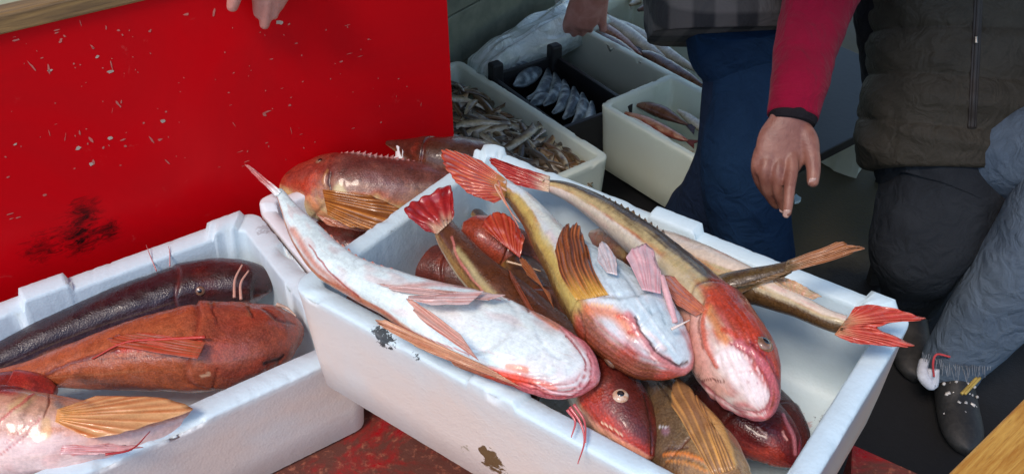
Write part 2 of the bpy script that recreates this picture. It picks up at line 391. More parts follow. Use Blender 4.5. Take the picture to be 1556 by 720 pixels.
# wooden capping rail
m, t, b, nd, lk = new_mat('weathered rail wood'); tc = nd('TexCoord').outputs['Object']
mp = nd('Mapping'); mp.inputs['Rotation'].default_value = (0, 0, -PD); lk(tc, mp.inputs['Vector'])
mp2 = nd('Mapping'); mp2.inputs['Scale'].default_value = (1, 14, 14); lk(mp.outputs[0], mp2.inputs['Vector'])
n1 = nz(nd, lk, mp2.outputs[0], 9, 6, .65, .6)
lk(mxc(nd, lk, mr(nd, lk, n1, .3, .7, 0, 1), (.34, .2, .07), (.13, .075, .035)), b.inputs['Base Color']); b.inputs['Roughness'].default_value = .6; bump(nd, lk, b, n1, .4, .003)
k = MB(); k.box(pl_end - pn*.006 + Vector((0, 0, PTOP+.0015)), pe*((pr_end-pl_end).length+.0), pn*.035, (0, 0, .026)); k.build('capping_rail', m, board, smooth=False, bevel=.003)
m = plain('pale green rail', (.3, .36, .22), .4, .5, (.45, .42, .25), 12)
k = MB(); k.box(pl_end + pn*.031 + Vector((0, 0, PTOP+.004)), pe*((pr_end-pl_end).length-.01), pn*.12, (0, 0, .018)); k.build('top_plank', m, board, smooth=False, bevel=.003)

# ================================================================== FOREGROUND BOXES
HT = .161
def ms(px, z=HT): return side_s(MA, MYAW, px, z)
a0 = ms((726, 570))[0]; a1 = ms((797, 606))[0]; b0 = ms((1000, 322))[0]; b1 = ms((1062, 357))[0]; c0 = ms((1322, 450))[0]
fl = lambda px, z: (ms(px, z)[0], 0.0, z)
def front_local(x, y):
    d = ray(x, y); s_ = (MA-CAM).dot(e2m)/d.dot(e2m); q = CAM + d*s_ - MA
    return (q.dot(e1m), q.dot(e2m), q.z)
dirt = [(front_local(742, 708), .028, .60, (.16, .09, .035), 1.0, 60), (front_local(700, 690), .018, .66, (.35, .28, .15), .7, 60),
        ((*ms((580, 512)), HT), .022, .62, (.02, .025, .03), .95, 160), ((*ms((628, 545)), HT), .012, .60, (.02, .025, .03), .95, 160),
        ((*ms((1180, 640), .03), .024), .05, .62, (.50, .20, .18), .55, 22), ((*ms((1240, 520), .03), .024), .06, .66, (.42, .40, .40), .35, 18),
        ((*ms((605, 352)), HT), .014, .64, (.05, .06, .07), .8, 160), ((*ms((1262, 632), .03), .025), .02, .66, (.1, .12, .14), .7, 130)]
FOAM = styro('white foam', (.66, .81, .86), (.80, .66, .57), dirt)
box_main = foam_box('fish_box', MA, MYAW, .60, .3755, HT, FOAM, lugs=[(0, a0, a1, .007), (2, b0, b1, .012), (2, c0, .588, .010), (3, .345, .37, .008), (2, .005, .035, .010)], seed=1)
tag(box_main, 'large white polystyrene box heaped with gurnards in the centre', 'fish box', 'white polystyrene fish boxes')
LYAW = R_(34.5)
# left box: its back right rim corner
LBR = at(388, 318, 0); le1 = Vector((math.cos(LYAW), math.sin(LYAW), 0)); le2 = Vector((-math.sin(LYAW), math.cos(LYAW), 0))
LL, LW = .70, .375
LA = LBR - le1*LL - le2*LW; LA.z = DZ
def lsd(px, z=0): return side_s(LA, LYAW, px, z)
FOAM2 = styro('white foam tinted', (.67, .80, .85), (.80, .64, .55), [((*lsd((400, 350)), HT), .02, .66, (.3, .3, .32), .5, 120)])
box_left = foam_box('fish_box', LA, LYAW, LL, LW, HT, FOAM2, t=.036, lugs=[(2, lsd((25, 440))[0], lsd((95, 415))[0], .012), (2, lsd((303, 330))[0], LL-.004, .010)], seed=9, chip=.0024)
tag(box_left, 'white polystyrene box at the left edge with dark, brown and pink fish', 'fish box', 'white polystyrene fish boxes')
T_H = .160
TYAW = LYAW; tB = LBR + Vector((math.cos(LYAW), math.sin(LYAW), 0))*.004 + Vector((-math.sin(LYAW), math.cos(LYAW), 0))*.012
te1 = Vector((math.cos(TYAW), math.sin(TYAW), 0)); te2 = Vector((-math.sin(TYAW), math.cos(TYAW), 0))
TW = .38; tA = tB - te2*TW; tA.z = DZ
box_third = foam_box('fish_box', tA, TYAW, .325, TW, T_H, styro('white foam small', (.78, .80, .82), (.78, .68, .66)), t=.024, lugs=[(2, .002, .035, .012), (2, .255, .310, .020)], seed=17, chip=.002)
tag(box_third, 'white foam box against the red board, mostly under the central box', 'fish box', 'white polystyrene fish boxes')

# wooden plank bottom right
m, t, b, nd, lk = new_mat('varnished pine'); tc = nd('TexCoord').outputs['Object']
pA, pB = at(1440, 720, .17), at(1556, 605, .17); pdv = (pB-pA).normalized(); ang = math.atan2(pdv.y, pdv.x); pnn = Vector((pdv.y, -pdv.x, 0))
mp = nd('Mapping'); mp.vector_type = 'TEXTURE'; mp.inputs['Rotation'].default_value = (0, 0, ang); lk(tc, mp.inputs['Vector'])
mp2 = nd('Mapping'); mp2.inputs['Scale'].default_value = (1.2, 16, 16); lk(mp.outputs[0], mp2.inputs['Vector'])
n1 = nz(nd, lk, mp2.outputs[0], 10, 7, .65, .9); n2 = nz(nd, lk, mp2.outputs[0], 45, 4, .6)
c = mxc(nd, lk, mr(nd, lk, n1, .35, .65, 0, 1), (.62, .34, .07), (.40, .16, .022)); c = mxc(nd, lk, mr(nd, lk, n2, .55, .75, 0, .6), c, (.18, .07, .015))
lk(c, b.inputs['Base Color']); b.inputs['Roughness'].default_value = .4; bump(nd, lk, b, n1, .3, .002)
k = MB(); k.box(pA - pdv*.25, pdv*.75, pnn*.16, (0, 0, -.03)); k.f = [tuple(reversed(q)) for q in k.f]
o = k.build('wooden_plank', m, loc=tuple(pA), smooth=False, bevel=.002); tag(o, 'yellow pine plank with dark grain at the bottom right corner', 'plank')

# ================================================================== FISH
OR, RD, PK, WH, GD, BR, DK = lin((205, 110, 50)), lin((192, 66, 42)), lin((222, 150, 142)), lin((232, 234, 230)), lin((196, 168, 96)), lin((122, 66, 40)), lin((62, 38, 34))
SIL, OLV, DRD, PRP = lin((205, 203, 190)), lin((120, 98, 52)), lin((122, 34, 28)), lin((92, 60, 62))

def fish(name, label, st, dor, pal, n=240, m=120, seed=0, shift=0., headu=.27, rim=.0, red=.4, groove=1.0, speck=.5, group='gurnards heaped in the foam boxes', cat='fish', streak=1.0):
    """st: snout-last list (x,y,z,halfwidth px, depth ratio). stations are given tail first; reversed so u=0 at the snout"""
    S = []
    for q in reversed(st):
        P = at(q[0], q[1], q[2]); w = q[3]*pxm(P); S.append((P.x, P.y, P.z, w, w*(q[4] if len(q) > 4 else .85)))
    back, flank, belly, head = pal
    sv = seed*7.3
    def disp(u, ph, P):
        vv = (1-math.cos(ph))/2
        d = 1.0
        # gill cover edge: raised plate then a step down behind it
        gu = headu + .035*math.sin(ph*1.0)**2 - .07*sm(.5, 1, vv)
        d += groove*.055*sm(gu-.10, gu, u)*(1-sm(gu, gu+.012, u))
        d -= groove*.03*math.exp(-((u-gu-.014)/.008)**2)
        # cheek ridges and jaw line
        sd_ = abs(math.sin(ph))
        d -= groove*.05*math.exp(-((u-.055-.05*vv)/.007)**2)*sm(.35, .6, vv)
        d -= groove*.022*math.exp(-((u-.10-.05*vv)/.006)**2)*sm(.45, .7, vv)
        if rim and vv > .3:
            q = math.hypot(max(0, 1-u/.30), 2.1*(1-vv)); wj = sm(.66, .8, q)*(1-sm(.22, .34, u))
            d += rim*wj*(.016*math.sin(q*44+2*N((u*9, ph*2, sv)))) - .03*rim*math.exp(-((q-.70)/.03)**2)*(1-sm(.2, .3, u))
        d += .045*N((P.x*20+sv, P.y*20, P.z*20)) + .018*N((P.x*55+sv, P.y*55, P.z*55)) + .007*N((P.x*150, P.y*150+sv, P.z*150))
        return d
    dv = tuple(cv(*q) for q in dor) if isinstance(dor, list) else cv(*dor)
    V, Fc, uv, fr = loft(S, dv, n, m, disp, 2.25)
    C = []
    for (u, ph), P in zip(uv, V):
        v = (1-math.cos(ph))/2
        nl = N((u*7+sv, ph*1.2, sv)); ns = N((u*9+sv, ph*9*streak, 3+sv)); nf = N((u*60, ph*9, sv)); nb = N((P.x*26+sv, P.y*26, P.z*26))
        vv = v + shift + .11*nl + .07*ns + .04*nf
        c = mix(back, flank, sm(.30, .52, vv))
        # orange / pink seam between flank and belly
        seam = math.exp(-((vv-.60)/.055)**2)
        c = mix(c, belly, sm(.56, .70, vv))
        c = mix(c, OR, .55*seam*sm(-.25, .3, ns))
        c = mix(c, RD, .5*red*seam*sm(.0, .35, nb))
        hd = 1-sm(headu-.05, headu+.08, u+.03*nl)
        c = mix(c, head, hd*.8*(1-sm(.55, .70, vv)))
        rb = sm(.12, .42, nb+.25*ns)*hd*red
        c = mix(c, RD, rb*(1-.75*sm(.66, .8, vv)))
        c = mix(c, PK, .30*sm(.05, .4, N((u*16+sv, ph*2.2, 9)))*sm(.6, .75, vv))
        if rim:
            # pink jaw ridges around the pale underside of the head
            q = math.hypot(max(0, 1-u/.30), 2.1*(1-v)) + .05*nl; wj = sm(.66, .92, q)*(1-sm(.20, .34, u+.05*nl))*sm(.28, .42, v)
            ridge = .5+.5*math.sin(q*44+2*N((u*9, ph*2, sv)))
            c = mix(c, lin((204, 112, 112)), min(1, rim*wj*(.22+.58*ridge)))
            c = mix(c, RD, .25*rim*wj*sm(.15, .4, nb+.2*nf))
        gl = headu + .035*math.sin(ph)**2 - .07*sm(.5, 1, v) + .012
        c = mix(c, lin((110, 34, 30)), .55*groove*math.exp(-((u-gl)/.006)**2)*(1-.6*sm(.6, .8, v)))
        c = mix(c, lin((220, 196, 150)), .35*math.exp(-((v-.36)/.010)**2)*sm(headu, headu+.1, u))
        # dark mottling on the back
        c = mix(c, DK, speck*.6*sm(.05, .5, N((P.x*90, P.y*90+sv, P.z*90)))*(1-sm(.4, .6, vv)))
        C.append(c)
    base = Vector((S[len(S)//2][0], S[len(S)//2][1], S[len(S)//2][2] - S[len(S)//2][4]))
    root = empty(name, base); tag(root, label, cat, group)
    bo_ = mesh('body', V, Fc, FISH, root, cols=C)
    fa = bo_.data.attributes.new('Fuv', 'FLOAT_VECTOR', 'POINT')
    fa.data.foreach_set('vector', [q for (u, ph) in uv for q in (u+seed*1.3, math.cos(ph)*.5, math.sin(ph)*.5)])
    ctx = dict(root=root, fr=fr, S=S, n=n, disp=disp, body=bo_, bvh=BVHTree.FromPolygons([tuple(p) for p in V], Fc))
    return ctx
def surf(ctx, u, ph):
    i = min(ctx['n']-1, max(0, int(u*(ctx['n']-1)))); p, t_, d, s, a, b_ = ctx['fr'][i]
    c_, q = math.cos(ph), math.sin(ph); e = 2/2.25
    v = d*(math.copysign(abs(c_)**e, c_)*b_) + s*(math.copysign(abs(q)**e, q)*a)
    v = v*ctx['disp'](u, ph, p+v)
    nrm = (d*(c_/max(b_, 1e-4)) + s*(q/max(a, 1e-4))).normalized()
    return p+v, nrm, t_
def paint(ctx, marks):
    """strokes of pigment, crease lines and painted highlights, with small relief. mark: (points, radius px or (r0, r1), colour, alpha, relief px, soft)"""
    o = ctx['body']; me = o.data; nv = len(me.vertices)
    co_ = np.empty(nv*3); me.vertices.foreach_get('co', co_); co_ = co_.reshape(-1, 3) + np.array(off(ctx['root']))
    no = np.empty(nv*3); me.vertices.foreach_get('normal', no); no = no.reshape(-1, 3)
    col = np.empty(nv*4); me.color_attributes['Col'].data.foreach_get('color', col); col = col.reshape(-1, 4)
    d = co_ - np.array(CAM); k = d@np.array(FW); X = W/2+F*(d@np.array(RT))/k; Y = H/2-F*(d@np.array(UP))/k
    facing = np.clip(-(no*d).sum(1)/np.linalg.norm(d, axis=1)*6, 0, 1)
    X = X + np.array([2.2*N((q[0]*70, q[1]*70, q[2]*70)) for q in co_]); Y = Y + np.array([2.2*N((q[1]*70, q[2]*70, q[0]*70+5)) for q in co_])
    mo = np.zeros(nv)
    for mk in marks:
        pts, r, c, a = mk[:4]; rel = mk[4] if len(mk) > 4 else 0; soft = mk[5] if len(mk) > 5 else .6
        r0, r1 = r if isinstance(r, tuple) else (r, r)
        P_ = np.array(pts, float); best = np.full(nv, -9.); 
        if len(P_) > 2: P_, _l = cr(np.c_[P_, np.zeros(len(P_))], len(P_)*5)
        n_ = len(P_)-1
        for i in range(max(1, n_)):
            a0_ = P_[i]; b0_ = P_[min(i+1, n_)]; v = b0_-a0_; L2 = max(1e-6, v[0]**2+v[1]**2)
            t_ = np.clip(((X-a0_[0])*v[0]+(Y-a0_[1])*v[1])/L2, 0, 1)
            dd = np.hypot(X-a0_[0]-t_*v[0], Y-a0_[1]-t_*v[1]); rr = r0+(r1-r0)*(i+t_)/max(1, n_)
            best = np.maximum(best, 1-dd/rr)
        w = np.clip(best/soft, 0, 1); w = w*w*(3-2*w)*facing
        col[:, :3] = col[:, :3]*(1-(w*a)[:, None]) + np.array(lin(c))*(w*a)[:, None]
        mo += w*rel
    me.color_attributes['Col'].data.foreach_set('color', col.ravel())
    co_ += no*(mo*.0007)[:, None]
    co_ -= np.array(off(ctx['root'])); me.vertices.foreach_set('co', co_.ravel()); me.update()
EYE_W = plain('fish eye ring', lin((226, 205, 180)), .25, .6, lin((190, 130, 90)), 200, .05, coat=.8)
EYE_R = plain('fish eye ring dark', lin((150, 110, 84)), .25, .6, lin((90, 60, 45)), 200, .05, coat=.8)
EYE_B = plain('fish pupil', (.008, .009, .012), .08, .8, coat=1)
def disc(name, c0, nrm, r, h, mat, parent, hole=0, m=24):
    """shallow dome"""
    u = nrm.cross(Vector((.2, .3, .9))).normalized(); w = nrm.cross(u); V, Fc = [], []
    prof = [(1.0, -.4), (1.0, .1), (.86, .55), (.62, .85), (.35, 1.0), (.05, 1.05)]
    for (a, z) in prof:
        for j in range(m):
            th = 2*math.pi*j/m; V.append(c0 + (u*math.cos(th)+w*math.sin(th))*a*r + nrm*z*h)
    for i in range(len(prof)-1):
        for j in range(m): k_ = (j+1) % m; Fc.append((i*m+j, i*m+k_, (i+1)*m+k_, (i+1)*m+j))
    Fc.append(tuple(range((len(prof)-1)*m, len(prof)*m)))
    return mesh(name, V, Fc, mat, parent)
def drape(ctx, p, cl):
    """lift a point out of its own body so that fins lie on the skin"""
    d = (p-CAM); L = d.length; d = d/L
    h = ctx['bvh'].ray_cast(CAM, d)
    if h[0] is not None and h[3] < L+cl: return CAM + d*(h[3]-cl)
    return p
def eye(ctx, u, ph, r, dark=False):
    p, nr, t_ = surf(ctx, u, ph)
    e = disc('eye', p - nr*r*.15, nr, r, r*.42, EYE_R if dark else EYE_W, ctx['root'])
    disc('pupil', p + nr*r*.16, nr, r*.5, r*.2, EYE_B, e)
def find(ctx, x, y, urange=(.02, .4)):
    """(u, phi) of the surface point nearest a photo point, camera side"""
    best = None
    for i in range(60):
        u = urange[0]+(urange[1]-urange[0])*i/59
        for j in range(72):
            ph = 2*math.pi*j/72; p, nr, _ = surf(ctx, u, ph)
            if nr.dot(p-CAM) > 0: continue
            d = p-CAM; k_ = d.dot(FW); sx = W/2+F*d.dot(RT)/k_; sy = H/2-F*d.dot(UP)/k_; q = (sx-x)**2+(sy-y)**2
            if best is None or q < best[0]: best = (q, u, ph)
    return best[1], best[2]

def fin(ctx, name, root, tip, c1, c2, rays=10, arch=.0, z=None, amp=.0008, ns=None, nt_=16, curve=0., base=None, torn=.025, parent=None, up=None, thick=.0006, lie=True):
    """root: two (x,y,z); tip: 2+ (x,y,z). ribbed fan between them. c1 ray colour, c2 membrane"""
    rt = [at(*q) for q in root]; tp = [at(*q) for q in tip]; ns = ns or rays*8+1
    up = up or -FW
    tl = [(*q, 0, 0) for q in tp]; T, _ = cr(tl, ns) if len(tl) > 1 else (np.array([tl[0]]*ns), 0)
    V, C = [], []
    sd_ = sum(map(ord, name)) % 7 + rays*1.7 + tip[0][0]*.01
    for i in range(ns):
        s = i/(ns-1); a = rt[0].lerp(rt[-1], s); e = Vector(T[i, :3]); ray_ph = math.cos(2*math.pi*(s*rays+.9*N((s*3.1, sd_, 5))+.35*N((s*11, sd_, 6))))
        side = (rt[-1]-rt[0]).normalized() if (rt[-1]-rt[0]).length > 1e-5 else Vector((1, 0, 0))
        ln = (1-.22*abs(2*s-1)**3)*(1-.05*N((s*5, sd_, 8))) - torn*(.5-.5*ray_ph) - torn*1.6*max(0, N((s*rays*.9, sd_, 0)))
        for j in range(nt_+1):
            q = j/nt_*ln; p = a.lerp(e, q)
            p = p + up*(arch*math.sin(math.pi*min(1, q))*(a-e).length) + up*(amp*.6*ray_ph*sm(0, .3, q)*(1+q)) + side*(curve*math.sin(math.pi*q))*(a-e).length
            p = p + up*.0026*N((s*4+sd_, q*4, 1))*q*2.5 + side*(.0035*N((q*3, sd_, 2))*q)
            if lie: p = drape(ctx, p, .0012 + .004*q*(1+.4*math.sin(s*9)) + amp*ray_ph*.9)
            V.append(p)
            k_ = (.12+.62*sm(-.5, .9, ray_ph))*(.95-.3*q)*(1+.9*N((s*7, q*2.5, sd_+3)))
            c = mix(c2, c1, k_); c = mix(c, tuple(x*.6 for x in c2), .35*sm(.0, .5, N((s*6, q*7, sd_))))
            if base: c = mix(base, c, sm(.0, .4, q+.15*N((s*8, q*3, sd_))))
            C.append(c)
    Fc = []
    w = nt_+1
    for i in range(ns-1):
        for j in range(nt_): Fc.append((i*w+j, (i+1)*w+j, (i+1)*w+j+1, i*w+j+1))
    o = mesh(name, V, Fc, FIN, parent or ctx['root'], cols=C)
    sm_ = o.modifiers.new('thickness', 'SOLIDIFY'); sm_.thickness = thick; sm_.offset = 0
    return o
def ridge_fin(ctx, name, u0, u1, ph, h, c1, c2, lean=.5, rays=16, nrm=None):
    """spiny low fin along the body"""
    V, C = [], []; ns = rays*4+1
    for i in range(ns):
        s = i/(ns-1); u = u0+(u1-u0)*s; p, nr, t_ = surf(ctx, u, ph); k_ = math.cos(2*math.pi*s*rays)
        hh = h*(.65+.35*k_)*math.sin(math.pi*min(1, .12+s*.88))**.6*(1+.3*N((s*9, h*900, 0)))
        d = (nr + t_*lean).normalized(); sdv = nr.cross(t_)
        for j in range(5):
            q = j/4; V.append(p - nr*.002 + d*(hh*q) + sdv*(k_*.0006)); C.append(mix(c2, c1, sm(-.2, .7, k_)))
    Fc = [(i*5+j, (i+1)*5+j, (i+1)*5+j+1, i*5+j+1) for i in range(ns-1) for j in range(4)]
    o = mesh(name, V, Fc, FIN, ctx['root'], cols=C)
    s_ = o.modifiers.new('thickness', 'SOLIDIFY'); s_.thickness = .0007; s_.offset = 0
def whisk(ctx, name, pts, r, col, r1=None):
    k_ = MB(); k_.tube([drape(ctx, at(*q), r*.9) for q in pts], r, r1 if r1 else r*.3, 8, col=col); return k_.build(name, FIN, ctx['root'])

# ---- main box ------------------------------------------------------
f = fish('gurnard', 'big belly-up gurnard with white underside and thread-like tail across the front rim', [
    (424, 290, .235, 6), (440, 318, .230, 13), (462, 352, .222, 23), (500, 396, .215, 30), (548, 425, .212, 31), (600, 447, .210, 37), (650, 470, .206, 50, .65), (710, 495, .203, 64, .56),
    (770, 520, .200, 66, .52), (825, 545, .199, 62, .52), (866, 562, .198, 52, .55), (890, 573, .197, 36, .6), (902, 579, .196, 18, .7), (907, 582, .196, 5)], (-.30, -.50, -.8),
    (lin((170, 92, 56)), lin((214, 158, 120)), lin((228, 240, 236)), lin((200, 84, 52))), seed=1, shift=.06, rim=1.0, red=1.0, groove=.7, speck=.2)
fin(f, 'tail_fin', [(428, 291, .236), (420, 299, .234)], [(374, 247, .262), (371, 251, .26)], lin((225, 170, 160)), lin((190, 60, 60)), 3, base=WH)
fin(f, 'pectoral_fin', [(768, 448, .238), (742, 456, .240)], [(585, 436, .225), (572, 430, .22), (600, 444, .222)], (.42, .16, .11), lin((232, 196, 186)), 5, arch=.01, amp=.0004)
fin(f, 'pelvic_fin', [(728, 548, .245), (700, 508, .246)], [(628, 478, .238), (617, 452, .240), (640, 462, .244)], lin((192, 104, 84)), lin((226, 180, 160)), 5, arch=.01, amp=.0004)
fin(f, 'pelvic_fin', [(735, 442, .245), (712, 462, .246)], [(640, 448, .238), (618, 452, .240), (640, 463, .244)], lin((200, 116, 100)), lin((236, 206, 196)), 4, arch=.01, amp=.0004)
fin(f, 'pectoral_fin', [(792, 588, .188), (738, 556, .196)], [(640, 532, .20), (560, 484, .205), (545, 466, .21)], lin((168, 88, 60)), lin((222, 168, 128)), 6, arch=.01, amp=.0005)
ridge_fin(f, 'anal_fin', .52, .9, math.pi*1.32, .005, lin((190, 90, 70)), lin((225, 190, 170)), .9, 14)
PKM, DKR, WHT = (218, 116, 124), (168, 46, 58), (246, 246, 242)
paint(f, [([(640, 470), (700, 495), (770, 515), (840, 540), (870, 555)], (34, 40), (238, 246, 244), .75, 0, .9),
    ([(446, 350), (478, 400), (525, 440), (570, 478)], 9, (206, 112, 74), .75, 0, 1), ([(470, 372), (500, 412), (545, 452)], 2, (176, 60, 44), .8, -.6),
    ([(545, 470), (590, 500), (640, 530), (700, 552), (745, 566)], 13, (210, 136, 96), .8, 0, .9), ([(575, 486), (640, 521), (700, 543)], 2, (170, 62, 46), .8, -.6), ([(590, 488), (650, 515), (715, 540)], 1.6, (206, 96, 90), .8, -.5),
    ([(745, 566), (772, 572), (806, 582)], 13, (238, 66, 28), .95, .6, .8), ([(772, 556), (800, 562)], 8, (240, 130, 84), .7), ([(806, 582), (840, 590)], 9, (240, 110, 84), .7),
    ([(600, 438), (660, 431), (720, 436), (775, 450), (800, 464)], 8, (222, 136, 116), .7, 0, 1), ([(690, 433), (750, 442), (775, 455)], 2, (176, 48, 40), .8, -.6), ([(650, 446), (720, 448), (760, 456)], 1.6, (214, 120, 110), .6, -.4),
    ([(805, 468), (826, 482), (848, 496)], 7, (224, 124, 84), .75, .5), ([(798, 462), (803, 473)], 2.5, (110, 40, 30), .7, -1),
    ([(790, 590), (830, 602), (866, 604), (893, 590), (906, 566), (900, 540), (882, 515), (858, 498)], 12, PKM, .85, .8, .9),
    ([(800, 582), (835, 593), (866, 594), (886, 580), (890, 556), (880, 531), (860, 510)], 1.8, DKR, .8, -1.4), ([(812, 590), (838, 600), (870, 600), (894, 584), (899, 560), (892, 536)], 1.6, DKR, .7, -1.2),
    ([(815, 584), (842, 596), (868, 598)], 1.5, (246, 206, 206), .8, .8), ([(820, 578), (848, 584), (872, 582), (882, 566)], 1.6, (206, 120, 120), .6, -.8), ([(700, 520), (740, 535), (780, 545)], 2, (226, 206, 204), .6, -.8), ([(812, 500), (830, 530), (850, 545)], 3, (214, 226, 228), .7, -1.2)])  # pale outer jaw line is a highlight painted into the colour

f = fish('gurnard', 'central gurnard with raised orange side fin and grey white belly', [
    (768, 286, .212, 14), (790, 304, .212, 20), (815, 333, .213, 26), (843, 372, .214, 36), (880, 412, .214, 52), (920, 452, .215, 68), (955, 488, .214, 74), (990, 520, .21, 66),
    (1018, 542, .205, 46), (1036, 556, .202, 26), (1046, 565, .200, 7)], [(-.35, -.45, -.75), (-.75, -.35, -.30)],
    (lin((120, 84, 40)), lin((190, 160, 84)), lin((214, 222, 224)), lin((130, 62, 34))), seed=2, shift=.02, rim=1.0, red=1.1, groove=1.2)
u, ph = find(f, 925, 552); eye(f, u, ph, .0074, True)
fin(f, 'tail_fin', [(768, 300, .214), (770, 274, .216)], [(744, 312, .215), (700, 288, .222), (672, 243, .228), (676, 226, .230), (720, 236, .225)], lin((226, 124, 84)), lin((176, 46, 32)), 14, base=lin((190, 130, 60)), arch=.05)
fin(f, 'pectoral_fin', [(876, 456, .24), (925, 448, .25)], [(846, 360, .24), (858, 342, .250), (878, 338, .262), (894, 352, .262)], lin((200, 110, 52)), lin((74, 40, 26)), 8, arch=.04, base=lin((214, 160, 70)), amp=.0010, curve=-.08)
fin(f, 'pelvic_fin', [(1004, 446, .262), (976, 440, .266)], [(1003, 398, .26), (985, 372, .268), (945, 378, .27)], lin((214, 136, 140)), lin((226, 184, 184)), 7, arch=.03, amp=.0004)
fin(f, 'pelvic_fin', [(938, 418, .268), (922, 414, .268)], [(936, 386, .268), (915, 366, .27), (904, 392, .268)], lin((204, 160, 150)), lin((206, 200, 200)), 5, arch=.02, amp=.0004)
whisk(f, 'pelvic_spine', [(1004, 420, .26), (1016, 455, .25), (1026, 490, .24)], .0042, lin((222, 170, 170)), .003)
paint(f, [([(785, 300), (828, 365), (858, 425), (876, 462)], (10, 20), (206, 182, 100), .75, 0, 1), ([(800, 300), (845, 350), (880, 390)], 12, (226, 220, 190), .6, 0, 1),
    ([(890, 500), (925, 540), (985, 562)], 24, (134, 64, 34), .75, 0, .9), ([(896, 470), (935, 478), (962, 505)], 17, (226, 120, 62), .85, .6, .9), ([(940, 480), (958, 486), (966, 500), (955, 505)], 4, (206, 48, 22), .8, 1), ([(900, 462), (930, 466)], 3, (240, 190, 130), .7, .8),
    ([(905, 372), (945, 420), (985, 468), (1018, 512), (1036, 542)], (40, 18), (206, 222, 226), .95, .8, .35),
    ([(925, 395), (955, 430), (990, 480)], 2.2, (150, 172, 182), .7, -1.6), ([(950, 400), (985, 440), (1010, 490)], 2.2, (160, 180, 190), .7, -1.6), ([(905, 400), (930, 440), (965, 480)], 2, (170, 186, 192), .6, -1.4), ([(965, 455), (1000, 500), (1025, 535)], 2.4, (236, 244, 244), .8, 1),
    ([(955, 478), (972, 510), (1000, 542), (1030, 562), (1050, 556), (1056, 530), (1050, 505)], 10, (214, 120, 118), .85, 1, .8), ([(964, 482), (980, 512), (1004, 540), (1030, 555), (1044, 548)], 2.6, (84, 34, 34), .9, -2.2), ([(960, 490), (975, 520), (1000, 550)], 1.5, (250, 214, 204), .8, .8),
    ([(985, 505), (1010, 530)], 4, (240, 214, 208), .8, .6), ([(878, 470), (885, 490), (890, 520)], 2, (90, 50, 30), .7, -1.4)])
whisk(f, 'fin_ray', [(905, 552-230, .24), (770, 290, .232), (752, 282, .24)][1:]+[(775, 320, .235), (790, 338, .23)], .0014, lin((226, 170, 140)))
whisk(f, 'fin_ray', [(757, 276, .236), (765, 300, .238), (788, 345, .236)], .0016, lin((214, 130, 100)))

f = fish('gurnard', 'gurnard along the back rim with red head and pink throat', [
    (828, 281, .178, 10), (862, 291, .182, 16), (905, 314, .186, 23), (955, 350, .190, 30), (1005, 392, .194, 36), (1045, 435, .198, 46), (1080, 485, .198, 62), (1110, 533, .196, 72),
    (1133, 573, .192, 66), (1150, 602, .188, 46), (1160, 622, .186, 26), (1166, 634, .185, 6)], [(.75, .40, -.35), (.65, .75, .1)],
    (lin((76, 58, 38)), lin((198, 178, 128)), lin((226, 214, 200)), lin((176, 56, 28))), seed=3, shift=.03, rim=1.1, red=1.3, groove=1.3)
u, ph = find(f, 1162, 520); eye(f, u, ph, .0098, True)
fin(f, 'tail_fin', [(834, 292, .180), (836, 268, .182)], [(770, 278, .186), (742, 240, .204), (790, 254, .196)], lin((206, 70, 52)), lin((160, 30, 26)), 9, base=lin((226, 200, 170)))
fin(f, 'pectoral_fin', [(1075, 470, .235), (1058, 480, .236)], [(1010, 408, .225), (1003, 425, .228), (1015, 455, .23)], lin((214, 128, 84)), lin((190, 110, 90)), 7)
ridge_fin(f, 'dorsal_fin', .30, .88, .10, .011, lin((92, 70, 48)), lin((150, 120, 84)), .9, 26)
whisk(f, 'fin_ray', [(1020, 500, .25), (1036, 492, .252), (1048, 486, .252)], .0016, lin((236, 214, 200)))

paint(f, [([(870, 300), (930, 345), (1000, 400), (1040, 440)], (8, 18), (222, 214, 186), .6, 0, 1), ([(1010, 400), (1050, 440), (1070, 470)], 14, (214, 190, 130), .6),
    ([(1085, 448), (1122, 480), (1160, 528), (1172, 560)], 26, (190, 58, 30), .9, 0, .8), ([(1076, 470), (1092, 500), (1105, 520)], 13, (216, 132, 62), .8, 0, .9), ([(1100, 500), (1125, 515)], 6, (214, 60, 30), .7, .5),
    ([(1048, 490), (1060, 545), (1085, 590)], 34, (228, 158, 138), .85, 0, .9), ([(1108, 545), (1130, 575), (1152, 602)], (27, 24), (238, 216, 210), .95, .8, .5),
    ([(1110, 522), (1148, 545), (1170, 582), (1170, 612), (1152, 627), (1122, 622), (1090, 603), (1062, 578)], 3, (186, 84, 92), .85, -1.6), ([(1122, 520), (1158, 548), (1180, 590), (1178, 620), (1155, 636), (1118, 630), (1080, 606)], 6, (206, 100, 108), .85, 1.4),
    ([(1140, 520), (1172, 552), (1188, 600), (1182, 628)], 3, (140, 40, 56), .8, -1.2), ([(1112, 528), (1145, 552), (1163, 585), (1160, 608)], 1.6, (250, 220, 214), .7, .8), ([(1070, 592), (1110, 616), (1150, 632)], 1.6, (246, 196, 190), .7, .8),
    ([(1078, 452), (1069, 490), (1074, 525), (1090, 556)], 5, (214, 92, 60), .85, 2.2), ([(1070, 456), (1062, 492), (1068, 530)], 2, (120, 40, 30), .7, -2), ([(1058, 582), (1080, 577), (1100, 580)], 1.6, (110, 36, 30), .8, -1),
    ([(1128, 552)], 3, (196, 130, 130), .6, -.6), ([(1140, 565)], 3, (190, 124, 126), .6, -.6), ([(1150, 580)], 3, (190, 120, 124), .6, -.6), ([(1136, 580)], 2.5, (200, 140, 140), .6, -.6), ([(1162, 515)], 15, (70, 40, 34), .6, 1.5, .9)])

